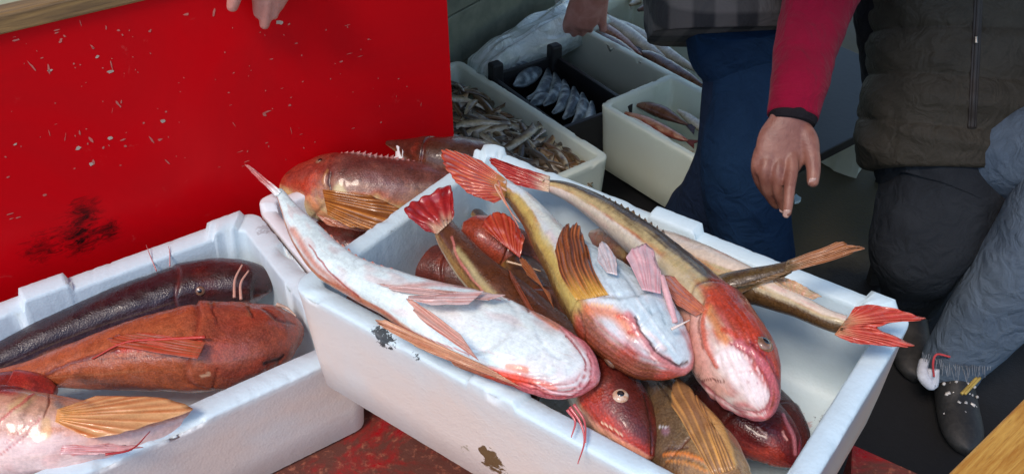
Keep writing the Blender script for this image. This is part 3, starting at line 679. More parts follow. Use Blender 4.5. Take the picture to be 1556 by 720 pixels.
f = fish('gurnard', 'brown gurnard with red fanned tail on the back left rim, eye facing the front', [
    (674, 345, .178, 17), (692, 372, .172, 24), (722, 408, .163, 30), (762, 445, .152, 36), (810, 488, .142, 42), (860, 534, .140, 48), (900, 572, .146, 56), (932, 612, .150, 58),
    (955, 645, .148, 50), (975, 675, .144, 34), (988, 697, .141, 10)], [(.55, .55, .35), (.45, .45, .62)],
    (lin((104, 58, 34)), lin((170, 136, 78)), lin((214, 200, 168)), lin((120, 34, 26))), seed=4, shift=-.02, rim=.4, red=.7, groove=1.0)
u, ph = find(f, 942, 600); eye(f, u, ph, .0082)
fin(f, 'tail_fin', [(664, 356, .18), (688, 334, .184)], [(640, 348, .19), (610, 318, .200), (640, 298, .203), (660, 288, .205), (684, 280, .205), (692, 318, .195)], lin((190, 52, 48)), lin((156, 30, 34)), 10, base=lin((206, 170, 140)), torn=.06)
fin(f, 'pectoral_fin', [(850, 540, .165), (830, 520, .167)], [(800, 452, .165), (770, 402, .17), (760, 395, .17)], lin((170, 90, 60)), lin((120, 60, 40)), 6)
for k_ in ([(866, 618, .185), (882, 642, .178), (888, 670, .170), (878, 704, .166)], [(862, 622, .182), (874, 640, .176), (868, 664, .170)], [(872, 614, .184), (888, 640, .176), (890, 672, .172)]):
    whisk(f, 'barbel', k_, .0018, lin((200, 90, 92)))

paint(f, [([(925, 565), (955, 600), (985, 650)], 36, (96, 38, 32), .8, 0, .9), ([(890, 610), (930, 648), (978, 688)], 20, (196, 50, 26), .85, 0, .9), ([(884, 628), (912, 652), (948, 674), (986, 698)], 6, (238, 170, 136), .8, 1.2),
    ([(915, 640), (945, 660)], 1.8, (250, 220, 180), .8, 1), ([(980, 600), (990, 650), (990, 690)], 2.5, (60, 24, 22), .7, -1.6), ([(695, 380), (740, 440), (800, 490)], (9, 14), (206, 190, 132), .75, 0, 1), ([(686, 360), (700, 400), (735, 445)], 2.5, (222, 130, 120), .7, .6),  # first pale stroke is a sparkle painted on the jaw edge
    ([(905, 585), (925, 575)], 8, (120, 66, 56), .6, .8), ([(942, 600)], 12, (120, 60, 48), .7, 1.4, .9)])

f = fish('gurnard', 'small orange red gurnard tucked beneath the central one near the back left rim', [
    (880, 505, .07, 14), (850, 455, .09, 26), (815, 415, .115, 34), (782, 385, .135, 38), (750, 365, .150, 36), (722, 352, .160, 28), (702, 346, .166, 10)], (.25, .55, .65),
    (lin((142, 70, 46)), lin((186, 130, 90)), lin((214, 190, 160)), lin((168, 66, 42))), seed=5, red=.8, speck=.15)
fin(f, 'pectoral_fin', [(765, 372, .18), (790, 392, .175)], [(722, 336, .19), (760, 322, .195), (800, 352, .188)], lin((206, 96, 60)), lin((170, 50, 34)), 8, arch=.08)
whisk(f, 'fin_ray', [(770, 397, .17), (800, 405, .168), (822, 412, .165)], .0016, lin((200, 160, 120)))
f = fish('gurnard', 'golden brown gurnard squeezed between the central one and the red tailed brown one', [
    (725, 325, .10, 10), (765, 372, .12, 24), (800, 425, .130, 34), (832, 480, .128, 38), (858, 525, .118, 32), (878, 560, .10, 10)], (.5, .4, .7),
    (lin((90, 58, 36)), lin((160, 120, 66)), lin((206, 184, 130)), lin((110, 56, 34))), seed=31, red=.4)
fin(f, 'pectoral_fin', [(842, 470, .17), (836, 445, .17)], [(806, 398, .17), (788, 385, .172), (792, 410, .17)], lin((190, 110, 60)), lin((140, 84, 50)), 5)
f = fish('gurnard', 'dull brown gurnard deep in the left corner of the central box', [
    (860, 520, .05, 14), (800, 470, .055, 26), (740, 432, .062, 34), (690, 412, .066, 36), (645, 402, .066, 32), (615, 398, .064, 22), (600, 396, .062, 8)], (.1, .5, .8),
    (lin((110, 66, 52)), lin((140, 100, 84)), lin((190, 160, 140)), lin((116, 50, 42))), seed=6, red=.3)
f = fish('gurnard', 'grey brown gurnard hidden under the white bellied one at the left wall', [
    (820, 600, .05, 14), (750, 560, .055, 30), (680, 520, .07, 40), (610, 480, .085, 40), (550, 450, .10, 34), (520, 436, .108, 24), (502, 428, .11, 8)], (.1, .4, .8),
    (lin((110, 60, 46)), lin((140, 100, 84)), lin((190, 160, 140)), lin((96, 40, 36))), seed=61, red=.3)

f = fish('gurnard', 'mottled golden gurnard with a long yellow side fin at the bottom edge', [
    (975, 560, .09, 18), (992, 596, .115, 36), (1016, 635, .130, 54), (1040, 672, .138, 62), (1064, 708, .142, 64), (1090, 745, .145, 58), (1112, 778, .143, 38), (1125, 796, .142, 10)], (-.45, .1, .7),
    (lin((110, 88, 62)), lin((186, 160, 116)), lin((224, 200, 160)), lin((170, 124, 76))), seed=7, red=.5, shift=.0)
fin(f, 'pectoral_fin', [(1082, 722, .176), (1118, 712, .172)], [(1006, 588, .172), (1024, 572, .174), (1052, 590, .172), (1086, 640, .165)], lin((224, 160, 84)), lin((140, 100, 66)), 7, arch=.03, amp=.0007)

paint(f, [([(985, 580), (1005, 640), (1015, 700)], 30, (122, 96, 68), .7, 0, 1), ([(1030, 600), (1060, 660), (1085, 710)], 20, (186, 164, 120), .7, 0, 1), ([(1035, 562), (1068, 600), (1094, 655), (1112, 705)], 12, (228, 172, 92), .85, 1.5),
    ([(1000, 582), (1030, 622), (1058, 668)], 2, (56, 36, 28), .85, -1.6), ([(1012, 578), (1042, 618), (1066, 660)], 2, (90, 56, 36), .8, -1.2), ([(1024, 574), (1055, 612), (1080, 660)], 2, (150, 84, 40), .8, -1),
    ([(1012, 655)], 9, (150, 110, 124), .8, 1.2), ([(1000, 648), (1014, 650)], 2, (240, 240, 240), .7), ([(1010, 690), (1045, 690), (1080, 706), (1098, 730)], 4, (226, 128, 50), .85, 1.6), ([(1015, 700), (1045, 702), (1075, 716)], 3, (220, 140, 60), .8, 1.2), ([(1012, 682), (1045, 680)], 2, (80, 40, 26), .8, -1.6)])  # short white stroke is a painted glint by the purple spot
f = fish('gurnard', 'dark red gurnard in the bottom right corner of the central box', [
    (1000, 560, .05, 14), (1050, 580, .07, 34), (1095, 608, .09, 48), (1135, 638, .098, 52), (1170, 664, .100, 46), (1195, 688, .098, 30), (1212, 706, .095, 8)], (.35, .4, .8),
    (lin((88, 28, 26)), lin((140, 50, 44)), lin((200, 120, 100)), lin((110, 26, 28))), seed=8, red=.6, rim=.5)
paint(f, [([(1190, 630), (1205, 660), (1208, 690)], 4, (214, 130, 140), .8, 1.2), ([(1120, 640), (1160, 670)], 20, (96, 30, 30), .6, 0, 1), ([(1150, 650), (1165, 662)], 1.6, (230, 190, 180), .8), ([(1188, 655), (1196, 668)], 2.4, (236, 170, 160), .8, .8), ([(1196, 612), (1216, 650), (1214, 690)], 3, (170, 70, 90), .7, 1)])
f = fish('gurnard', 'brown gurnard behind the dark red one, nearest the right wall of the central box', [
    (1110, 548, .05, 12), (1145, 592, .075, 30), (1178, 634, .086, 38), (1204, 668, .086, 30), (1222, 694, .08, 9)], (.2, .3, .8),
    (lin((80, 44, 34)), lin((130, 90, 70)), lin((190, 150, 120)), lin((90, 34, 30))), seed=18, red=.3)

f = fish('gurnard', 'gurnard whose forked red tail hangs over the right rim corner', [
    (1283, 494, .205, 20, .7), (1255, 485, .205, 18), (1210, 464, .203, 21), (1160, 443, .200, 27), (1110, 424, .195, 36), (1060, 405, .185, 42), (1010, 388, .165, 44), (965, 378, .14, 40), (925, 366, .12, 26), (900, 356, .11, 8)], (-.05, -.75, .35),
    (lin((98, 72, 42)), lin((190, 170, 124)), lin((224, 204, 182)), lin((150, 90, 60))), seed=9, red=.3, shift=.08)
fin(f, 'tail_fin', [(1268, 508, .202), (1290, 480, .210)], [(1300, 524, .202), (1388, 527, .192), (1355, 508, .198), (1335, 498, .202), (1362, 488, .203), (1408, 483, .204), (1340, 460, .216), (1300, 462, .217)], lin((220, 110, 84)), lin((190, 58, 46)), 16, base=lin((190, 130, 90)), amp=.0012, arch=.03)
fin(f, 'anal_fin', [(1180, 432, .214), (1235, 455, .212)], [(1165, 412, .216), (1200, 424, .216), (1250, 448, .213)], lin((214, 150, 120)), lin((200, 170, 130)), 8)

f = fish('gurnard', 'olive brown gurnard with its narrow tail raised above the back rim, pointing right', [
    (1200, 404, .232, 9, .6), (1170, 414, .226, 13, .7), (1135, 424, .217, 17), (1100, 436, .205, 22), (1060, 455, .17, 30), (1010, 490, .13, 36), (960, 520, .11, 34), (920, 540, .10, 10)], (.1, .7, .6),
    (lin((96, 74, 42)), lin((150, 112, 64)), lin((200, 160, 110)), lin((120, 60, 40))), seed=10, red=.3, speck=.8)
fin(f, 'tail_fin', [(1190, 416, .228), (1196, 396, .234)], [(1328, 377, .256), (1302, 373, .260), (1291, 362, .266)], lin((190, 124, 76)), lin((140, 86, 48)), 7, amp=.001, base=lin((110, 84, 48)))
fin(f, 'anal_fin', [(1120, 436, .214), (1180, 416, .226)], [(1095, 440, .222), (1180, 424, .224), (1215, 408, .232)], lin((150, 110, 70)), lin((100, 76, 44)), 8)

# ---- left box ------------------------------------------------------
_at0 = at
def at(x, y, z): return _at0(x, y, z+DZ)
g2 = 'gurnards heaped in the foam boxes'
f = fish('dark_fish', 'long dark purple fish lying along the back wall of the left box', [
    (-80, 585, .09, 16), (-20, 558, .10, 26), (50, 524, .108, 32), (130, 490, .114, 36), (205, 464, .118, 40), (270, 443, .12, 42), (320, 433, .12, 43), (362, 430, .118, 40), (390, 432, .114, 32), (404, 436, .112, 20), (412, 440, .110, 7)], (-.1, .75, .55),
    (lin((50, 28, 34)), lin((78, 60, 74)), lin((150, 136, 140)), lin((66, 34, 34))), seed=11, red=.1, shift=.05, group=None)
u, ph = find(f, 305, 440); eye(f, u, ph, .007, True)
for k_ in ([(356, 452, .155), (357, 425, .165), (368, 402, .172)], [(366, 455, .155), (366, 430, .165), (378, 411, .170)]): whisk(f, 'barbel', k_, .0022, lin((212, 160, 140)), .0012)
whisk(f, 'spine', [(238, 412, .15), (228, 388, .165), (222, 372, .17)], .0011, lin((190, 120, 120)))
whisk(f, 'spine', [(258, 405, .15), (258, 385, .162), (256, 374, .165)], .0011, lin((190, 120, 120)))

f = fish('gurnard', 'large reddish brown gurnard with a red line along its side in the left box', [
    (-60, 582, .11, 10), (-10, 575, .115, 14), (50, 566, .122, 22), (110, 555, .130, 36), (170, 545, .135, 50), (235, 535, .138, 62), (300, 528, .140, 70), (360, 518, .138, 72, .7), (405, 512, .132, 62, .7), (435, 512, .125, 46, .7), (452, 514, .12, 26), (459, 516, .118, 8)], (-.25, .75, .55),
    (lin((186, 100, 62)), lin((204, 108, 66)), lin((222, 140, 92)), lin((168, 82, 64))), seed=12, red=.35, shift=-.14, speck=.35)
fin(f, 'pectoral_fin', [(312, 520, .195), (300, 545, .188)], [(150, 520, .172), (170, 510, .176), (200, 500, .182)][::-1], lin((206, 70, 48)), lin((150, 84, 52)), 4, arch=.03)
whisk(f, 'lateral_ridge', [(312, 512, .198), (250, 515, .19), (190, 520, .182), (140, 545, .165)], .0022, lin((196, 60, 44)), .001)
whisk(f, 'spine', [(420, 462, .155), (436, 468, .150), (450, 480, .145)], .003, lin((200, 170, 150)), .001)
paint(f, [([(180, 533), (240, 526), (305, 520)], 6, (204, 62, 36), .9, 1.6), ([(70, 568), (120, 548), (180, 532)], 4, (112, 50, 50), .7, 1.2), ([(190, 526), (250, 518), (310, 514)], 1.6, (240, 140, 100), .8, .8), ([(150, 545), (230, 542), (300, 540)], 1.8, (90, 34, 26), .6, -1.2),  # thin pale streak above the red line is a painted highlight
    ([(120, 575), (200, 590), (280, 600)], 14, (70, 32, 24), .6, 0, 1), ([(230, 560), (300, 570), (330, 590)], 22, (176, 88, 52), .6, 0, 1), ([(322, 458), (326, 480), (332, 492)], 2.2, (84, 34, 26), .8, -2), ([(316, 462), (345, 455), (375, 462), (378, 480)], 4, (150, 96, 60), .7, 1.5), ([(376, 466), (384, 482)], 2, (60, 26, 20), .8, -2),
    ([(330, 560), (324, 590), (335, 605)], 2.5, (110, 46, 34), .8, -2), ([(306, 572), (318, 566)], 3, (240, 200, 160), .8, .8), ([(400, 470), (425, 486), (447, 492)], 3, (84, 40, 36), .8, -1.5), ([(402, 554), (425, 545), (430, 540)], 3, (50, 24, 22), .9, -2), ([(330, 500), (360, 510), (400, 515)], 24, (126, 62, 54), .5, 0, 1)])  # short pale stroke is a shining spot painted into the colour
fin(f, 'tail_fin', [(-10, 590, .13), (-8, 565, .13)], [(-90, 620, .12), (-110, 560, .12)], lin((180, 80, 50)), lin((140, 60, 40)), 8)

f = fish('gurnard', 'pale pink gurnard with an orange pectoral fan in the near corner of the left box', [
    (300, 626, .150, 10), (262, 640, .152, 26), (215, 652, .154, 42), (160, 660, .156, 56), (100, 664, .156, 70), (40, 662, .154, 80), (-20, 655, .15, 78), (-70, 650, .15, 50), (-95, 648, .15, 12)], (-.1, .85, -.25),
    (lin((214, 160, 130)), lin((226, 176, 156)), lin((236, 200, 192)), lin((226, 150, 138))), seed=13, red=.5, shift=.12)
fin(f, 'pectoral_fin', [(84, 640, .205), (87, 622, .20)], [(150, 672, .196), (205, 655, .193), (250, 640, .188), (293, 620, .182), (240, 602, .188), (165, 594, .19)], lin((206, 104, 44)), lin((232, 176, 120)), 9, arch=.04, amp=.0009, base=lin((226, 160, 90)))
fin(f, 'pelvic_fin', [(95, 676, .20), (90, 690, .195)], [(180, 676, .192), (222, 676, .185), (205, 684, .185), (170, 690, .186)], lin((206, 70, 66)), lin((228, 190, 186)), 6, torn=.15)
whisk(f, 'spine', [(160, 690, .196), (200, 682, .19), (228, 655, .186)], .0016, lin((190, 50, 50)))
paint(f, [([(20, 620), (55, 595), (70, 585)], 14, (214, 176, 124), .8, 1.5, .9), ([(75, 590), (74, 610), (66, 632)], 2, (120, 60, 40), .8, -2), ([(86, 612), (96, 622)], 9, (140, 130, 126), .8, 1, .9), ([(0, 640), (30, 615), (50, 600)], 3, (214, 90, 90), .7, 1), ([(0, 690), (40, 660), (60, 635)], 2, (206, 110, 110), .7, -1), ([(10, 670), (50, 640)], 2, (206, 110, 110), .6, -1),
    ([(-5, 590), (15, 592), (28, 588)], 12, (186, 40, 50), .85, 0, .9), ([(70, 640), (70, 660)], 10, (232, 176, 110), .7), ([(110, 690), (160, 676), (195, 680)], 3, (214, 90, 90), .7, 1), ([(115, 718), (150, 705), (195, 682)], 1.6, (120, 60, 60), .8, -1)])
f = fish('gurnard', 'reddish gurnard under the pink one at the far left of the left box', [
    (-120, 640, .10, 10), (-80, 625, .11, 30), (-30, 610, .12, 40), (20, 600, .125, 40), (60, 595, .125, 30), (85, 594, .125, 8)], (-.1, .7, .4),
    (lin((150, 50, 40)), lin((200, 120, 100)), lin((226, 180, 170)), lin((190, 60, 50))), seed=14, red=1.0)

# ---- tray at the back ------------------------------------------------
f = fish('gurnard', 'brown purple gurnard with a golden side fin in the tray against the red board', [
    (765, 292, .10, 14), (725, 290, .115, 28), (685, 290, .128, 42), (640, 291, .136, 54), (590, 292, .140, 62), (540, 290, .142, 64, .9), (495, 286, .140, 56, .9), (462, 282, .138, 42), (436, 278, .136, 25), (420, 276, .135, 8)], (.15, .95, .15),
    (lin((122, 72, 64)), lin((172, 132, 112)), lin((220, 198, 140)), lin((176, 66, 46))), seed=15, red=.7, shift=.07, speck=.6, groove=.5)
u, ph = find(f, 487, 243, (.02, .5)); eye(f, u, ph, .0078, True)
fin(f, 'pectoral_fin', [(490, 288, .20), (498, 326, .19)], [(585, 300, .19), (625, 330, .185), (600, 352, .18), (545, 352, .17)], lin((214, 140, 62)), lin((120, 70, 34)), 10, arch=.05, amp=.0014)
fin(f, 'pelvic_fin', [(480, 325, .17), (510, 335, .165)], [(500, 345, .16), (560, 352, .155), (580, 348, .158)], lin((214, 150, 120)), lin((170, 100, 70)), 5)
ridge_fin(f, 'dorsal_fin', .30, .62, .12, .010, lin((206, 130, 120)), lin((130, 70, 60)), .9, 14)
paint(f, [([(425, 275), (455, 285), (480, 310)], 18, (176, 54, 34), .7, 0, 1), ([(440, 268), (480, 255), (500, 262)], 12, (130, 50, 44), .6, 0, 1), ([(515, 288), (530, 310), (545, 318)], 13, (226, 214, 160), .85, 0, .8), ([(498, 258), (492, 275), (500, 290)], 3, (190, 130, 80), .7, 1.5), ([(503, 262), (500, 280), (506, 296)], 2, (60, 26, 22), .8, -2),
    ([(560, 270), (590, 280), (610, 290)], 20, (150, 110, 112), .5, 0, 1), ([(470, 300), (485, 322), (500, 330)], 6, (226, 150, 100), .8, 1), ([(487, 242)], 11, (120, 80, 60), .7, 1.8, .9), ([(530, 250), (580, 245), (630, 262)], 14, (84, 46, 42), .6, 0, 1), ([(600, 320), (640, 310), (670, 300)], 12, (170, 140, 84), .6, 0, 1)])
f = fish('gurnard', 'dark brown gurnard at the back of the tray, its blunt head by the red board', [
    (800, 262, .10, 14), (770, 254, .13, 24), (740, 246, .15, 36), (705, 244, .16, 42), (672, 242, .165, 40), (640, 233, .168, 30), (612, 224, .17, 15), (588, 217, .17, 4)], (.2, .9, .3),
    (lin((72, 44, 32)), lin((96, 62, 44)), lin((150, 110, 80)), lin((84, 38, 28))), seed=16, red=.3)
f = fish('gurnard', 'dark red gurnard half hidden in the tray under the brown purple one', [
    (425, 330, .072, 8), (455, 345, .076, 22), (495, 360, .08, 30), (535, 372, .082, 32), (575, 378, .08, 28), (610, 372, .075, 10)], (.1, .5, .8),
    (lin((96, 36, 30)), lin((120, 50, 40)), lin((170, 110, 90)), lin((100, 34, 30))), seed=19, red=.5)

at = _at0
# ================================================================== BACKGROUND MARKET TABLE
RZ = -.28; BY = R_(-53.3)
be1 = Vector((math.cos(BY), math.sin(BY), 0)); be2 = Vector((-math.sin(BY), math.cos(BY), 0))
BEIGE = styro('grubby foam', (.76, .82, .68), (.70, .74, .60))
BH = .15
K1 = at(698, 90, RZ); bx1 = K1 - be2*.34; bx1.z = RZ-BH
b_small = foam_box('fish_box', bx1, BY, .60, .34, BH, BEIGE, t=.022, seed=21, res=.008, chip=.003)
tag(b_small, 'grubby foam box filled with many small whole fish behind the red board', 'fish box', 'grubby foam boxes on the far table')
K3 = at(982, 103, RZ) + be2*.014 - be1*.39
bx3 = K3.copy(); bx3.z = RZ-BH
YB3 = BY
c1_, s1_ = math.cos(YB3), math.sin(YB3)
b_red = foam_box('fish_box', bx3, YB3, .66, .30, BH, BEIGE, t=.024, seed=23, res=.008, chip=.005)
tag(b_red, 'grubby foam box with red and brown fish, hand reaching over it', 'fish box', 'grubby foam boxes on the far table')
K4 = at(908, 158, RZ+.02); YB4 = R_(-52)
bx4 = Vector((K4.x, K4.y, RZ+.02-BH-.03))
b_br = foam_box('fish_box', bx4, YB4, .40, .25, BH+.03, BEIGE, t=.02, seed=25, res=.008, chip=.005)
tag(b_br, 'deep grubby foam box with a few brown and pale fish beside the blue jeans', 'fish box', 'grubby foam boxes on the far table')
# box further back at the top edge
q = at(960, -5, RZ); o = foam_box('fish_box', (q.x+.03, q.y+.12, RZ-BH), YB3, .5, .3, BH, BEIGE, t=.022, seed=27, res=.008, chip=.004)
tag(o, 'farthest grubby foam box at the top edge of the photo', 'fish box', 'grubby foam boxes on the far table')

# the table they stand on
tz = RZ-BH-.035; tab = empty('display_table', (.1, 2.3, GZ)); tag(tab, 'low dark table under the grubby boxes of fish', 'table')
BLK = plain('black painted board', (.012, .012, .014), .55)
q0 = bx1 - be1*.15 + be2*.03; q0.z = tz-.03
k = MB(); k.box(q0, be1*.86, be2*1.5, (0, 0, .03)); k.build('table_top', BLK, tab, smooth=False, bevel=.003)
for (a_, b_) in ((.04, .04), (.78, .04), (.04, 1.4), (.78, 1.4)):
    k = MB(); s_ = q0 + be1*a_ + be2*b_; k.box((s_.x, s_.y, GZ), be1*.04, be2*.04, (0, 0, q0.z-GZ-.001)); k.build('leg', BLK, tab, smooth=False)

# black crate with curved silver fish
cA = at(757, 106, RZ+.0) ; cyaw = R_(-60)
ce1 = Vector((math.cos(cyaw), math.sin(cyaw), 0)); ce2 = Vector((-math.sin(cyaw), math.cos(cyaw), 0))
cP = at(826, 72, RZ-.0)
ce2 = (cP-cA); ce2.z = 0; CL2 = ce2.length; ce2.normalize(); ce1 = Vector((ce2.y, -ce2.x, 0))
crate = empty('black_crate', (cA.x, cA.y, RZ-BH)); tag(crate, 'black slatted crate holding curved silvery fish between foam boxes', 'crate')
ce1 = Vector((math.cos(R_(-57)), math.sin(R_(-57)), 0)); ce2 = Vector((-ce1.y, ce1.x, 0)); cA = bx1 + be2*.352 + be1*.11; cA.z = RZ; CL2 = .215
CL1 = .325
def wallpiece(o_, a_, t_, h0, h1):
    k = MB(); k.box(o_+Vector((0, 0, h0)), a_, t_, (0, 0, h1-h0)); k.build('wall', BLK, crate, smooth=False, bevel=.002)
cz = Vector((cA.x, cA.y, RZ-BH)); 
wallpiece(cz, ce2*CL2, ce1*.012, 0, BH-.005)
wallpiece(cz+ce2*(CL2-.012)+ce1*.0125, ce1*(CL1-.025), ce2*.012, 0, BH-.005)
wallpiece(cz+ce1*(CL1-.012), ce2*CL2, ce1*.012, 0, BH-.005)
wallpiece(cz+ce1*.0125, ce1*(CL1-.025), ce2*.012, 0, BH-.005)
k = MB(); k.box(cz+ce1*.013+ce2*.013+Vector((0, 0, .002)), ce1*(CL1-.027), ce2*(CL2-.027), (0, 0, .012)); k.build('bottom', BLK, crate, smooth=False)
for p_ in (cz+ce2*(CL2-.03)-ce2*.0+ce1*-.004, cz+ce1*-.004+ce2*.001):
    k = MB(); k.box(p_, ce2*.034, ce1*.03, (0, 0, BH+.03)); k.build('corner_post', BLK, crate, smooth=False, bevel=.006)

SF = [lin((188, 206, 208)), lin((120, 140, 148)), lin((70, 84, 92))]
def simple_fish(name, label, pts, pal, cat='fish', group=None, mat=None, tail=True, up=None, n=26, m=14, seed=0, rat=.8, loc=None):
    """pts: world (Vector, halfwidth m) head first"""
    S = [(*p, w, w*rat) for p, w in pts]
    V, Fc, uv, fr = loft(S, up or Vector((0, 0, 1)), n, m, lambda u, ph, P: 1+.05*N(P*90), 2.0)
    C = []
    for (u, ph), P in zip(uv, V):
        v = (1+math.cos(ph))/2 + .25*N((P.x*60+seed, P.y*60, P.z*60))
        C.append(mix(pal[2], mix(pal[1], pal[0], sm(.45, .8, v)), sm(.1, .45, v)) if False else mix(mix(pal[0], pal[1], sm(.3, .6, 1-v)), pal[2], sm(.75, 1, v)))
    root = empty(name, Vector(S[len(S)//2][:3])-Vector((0, 0, S[len(S)//2][4]))); tag(root, label, cat, group)
    mesh('body', V, Fc, mat or DULL, root, cols=C)
    if tail:
        p, t_, d, s, a, b_ = fr[-1]; wv = pts[len(pts)//2][1]
        vv = [p-t_*.004-s*a, p-t_*.004+s*a, p+t_*wv*1.9+s*wv*1.1, p+t_*wv*1.2, p+t_*wv*1.9-s*wv*1.1]
        o = mesh('tail_fin', vv, [(0, 1, 2, 3), (0, 3, 4)], mat or DULL, root, cols=[pal[1]]*5, smooth=False)
        q_ = o.modifiers.new('thickness', 'SOLIDIFY'); q_.thickness = .0015
    return root
def pxpts(lst, z, wscale=1):
    out = []
    for (x, y, w, *zz) in lst:
        P = at(x, y, z+(zz[0] if zz else 0)); out.append((P, w*pxm(P)*wscale))
    return out
arcs = [[(765, 116, 2), (780, 108, 7), (796, 103, 8), (808, 102, 3)], [(781, 130, 2), (795, 122, 9), (810, 110, 10), (824, 98, 3)], [(801, 150, 2), (818, 144, 6), (830, 128, 8), (833, 105, 2)],
        [(826, 160, 2), (838, 150, 6), (846, 134, 8), (843, 111, 2)], [(840, 172, 2), (852, 162, 6), (859, 146, 8), (857, 122, 2)], [(856, 180, 2), (866, 170, 6), (873, 154, 8), (872, 133, 2)],
        [(870, 189, 2), (880, 179, 6), (886, 163, 8), (885, 142, 2)], [(884, 197, 2), (892, 186, 5), (898, 172, 6), (899, 155, 2)], [(806, 160, 2), (818, 152, 7), (830, 150, 7), (840, 152, 2)]]
order = ['nearest the post', 'second', 'third', 'fourth', 'fifth', 'sixth', 'seventh', 'eighth', 'tucked below the third']
txt = ['straight grey fish lying against the back wall of the black crate', 'broad curved silver fish next to the straight one in the black crate', 'second silver crescent fish counted from the crate post',
       'third silver crescent fish counted from the crate post', 'silver crescent fish in the middle of the crate row', 'fifth silver crescent fish counted from the crate post', 'sixth silver crescent fish, next to last in the crate row',
       'last narrow silver crescent fish at the right end of the crate', 'silver fish showing its side under the crescents in the crate']
for i, a_ in enumerate(arcs):
    simple_fish('silver_fish', txt[i], pxpts(a_, RZ-.035, 1.3), SF, 'fish', 'curved silver fish in the black crate', mat=DULL, seed=i, up=cv(.3, .3, .9), n=32, m=18, rat=.9, tail=False)

# many small fish in the near foam box
protos = []
for s_ in range(5):
    L_ = .055; bend = [.012, -.010, .004, -.018, .016][s_]
    S = [(-L_, 0, 0, .0008, .0008), (-L_*.85, bend*.2, 0, .005, .006), (-L_*.55, bend*.7, 0, .0068, .0085), (-.0, bend, 0, .0072, .009), (L_*.5, bend*.7, 0, .0048, .0065), (L_*.85, bend*.1, 0, .0025, .004), (L_*.95, 0, 0, .002, .006), (L_*1.12, -bend*.3, 0, .0012, .011)]
    V, Fc, uv, fr = loft(S, Vector((0, .3, 1)), 22, 10)
    pal = [(lin((196, 178, 140)), lin((104, 82, 56)), lin((232, 226, 204))), (lin((176, 166, 144)), lin((84, 72, 56)), lin((222, 220, 208))), (lin((206, 172, 124)), lin((120, 86, 54)), lin((236, 220, 184)))][s_ % 3]
    C = []
    for (u, ph), P in zip(uv, V):
        v = .5-.5*math.cos(ph)+.3*N(P*90+Vector((s_, 0, 0)))
        c_ = mix(pal[1], pal[0], sm(.2, .6, v)); c_ = mix(c_, pal[2], sm(.65, 1, v))
        if abs(u-.08) < .03 and .3 < v < .8: c_ = (.02, .02, .02)
        C.append(c_)
    protos.append((V, Fc, C))
pobj = []
base_lab = 'small brown silver fish in the tangled heap inside the near grubby foam box'
sr = random.Random(11); cnt = 0; placed = []
for i in range(290):
    x = sr.uniform(.05, .54); y = sr.uniform(.055, .29) 
    z = RZ - .075 + .05*math.exp(-((y-.2)/.13)**2)*(1-.3*abs(x-.25)) + sr.uniform(-.012, .012)
    P = Vector((bx1.x, bx1.y, 0)) + be1*x + be2*y; P.z = z
    s_ = i % 5
    if i < 5:
        o = mesh('small_fish', protos[s_][0], protos[s_][1], SMALLF, cols=protos[s_][2]); pobj.append(o)
    else: o = pobj[s_].copy(); link(o)
    o.location = P; o.rotation_euler = (sr.uniform(-1.6, 1.6), sr.uniform(-.28, .28), BY + sr.choice([0, math.pi]) + sr.gauss(.2, .75)); k_ = sr.uniform(.95, 1.25); o.scale = (k_*1.12, k_, k_)
    tag(o, base_lab, 'fish', 'small fish heaped in the foam box')

PALE = [lin((206, 196, 166)), lin((170, 140, 104)), lin((226, 216, 196))]; BRN = [lin((96, 56, 38)), lin((60, 34, 24)), lin((120, 84, 62))]; RB = [lin((150, 70, 50)), lin((100, 44, 34)), lin((190, 140, 110))]
zc = RZ-.03
for (nm, lb, pts, pal) in [
    ('red_fish', 'pale long bellied fish uppermost in the far foam box', [(1012, 90, 3), (985, 74, 10), (950, 50, 13), (915, 30, 12), (893, 18, 3)], PALE),
    ('red_fish', 'reddish fish beneath the pale one, under the reaching fingers', [(975, 84, 2), (945, 62, 9), (915, 44, 12), (890, 30, 9), (870, 20, 3)], RB),
    ('brown_fish', 'dark brown fish at the near wall of the far foam box', [(985, 104, 3), (965, 92, 10), (940, 74, 13), (915, 58, 10), (900, 48, 3)], BRN),
    ('brown_fish', 'dark brown fish at the right end of the far foam box', [(1068, 132, 4), (1042, 119, 12), (1012, 101, 13), (988, 86, 10), (975, 78, 3)], BRN),
    ('pale_fish', 'pale brown fish along the back wall of the far foam box', [(1060, 108, 3), (1025, 88, 9), (985, 62, 12), (950, 42, 10), (925, 28, 3)], PALE)]:
    simple_fish(nm, lb, pxpts(pts, zc), pal, 'fish', 'fish in the far foam box', mat=SMALLF, up=cv(0, .5, .8), n=36, m=20)
zc = RZ-.015
for (nm, lb, pts, pal) in [
    ('brown_fish', 'dark brown fish lying across the deep foam box', [(968, 160, 3), (985, 163, 9), (1008, 172, 11), (1032, 184, 5), (1045, 190, 2)], BRN),
    ('pale_fish', 'pale striped fish nearest the front wall of the deep foam box', [(940, 176, 3), (962, 186, 8), (990, 203, 9), (1015, 217, 7), (1035, 228, 2)], PALE),
    ('pale_fish', 'pale fish between the brown fish and the front one in the deep foam box', [(950, 172, 3), (975, 182, 8), (1000, 194, 9), (1030, 208, 6), (1045, 214, 2)], RB),
    ('pale_fish', 'golden pale fish at the right side of the deep foam box', [(1030, 168, 3), (1045, 178, 7), (1060, 190, 8), (1075, 202, 3)], PALE)]:
    simple_fish(nm, lb, pxpts(pts, zc), pal, 'fish', 'fish in the deep foam box', mat=SMALLF, up=cv(0, .5, .8), n=36, m=20)
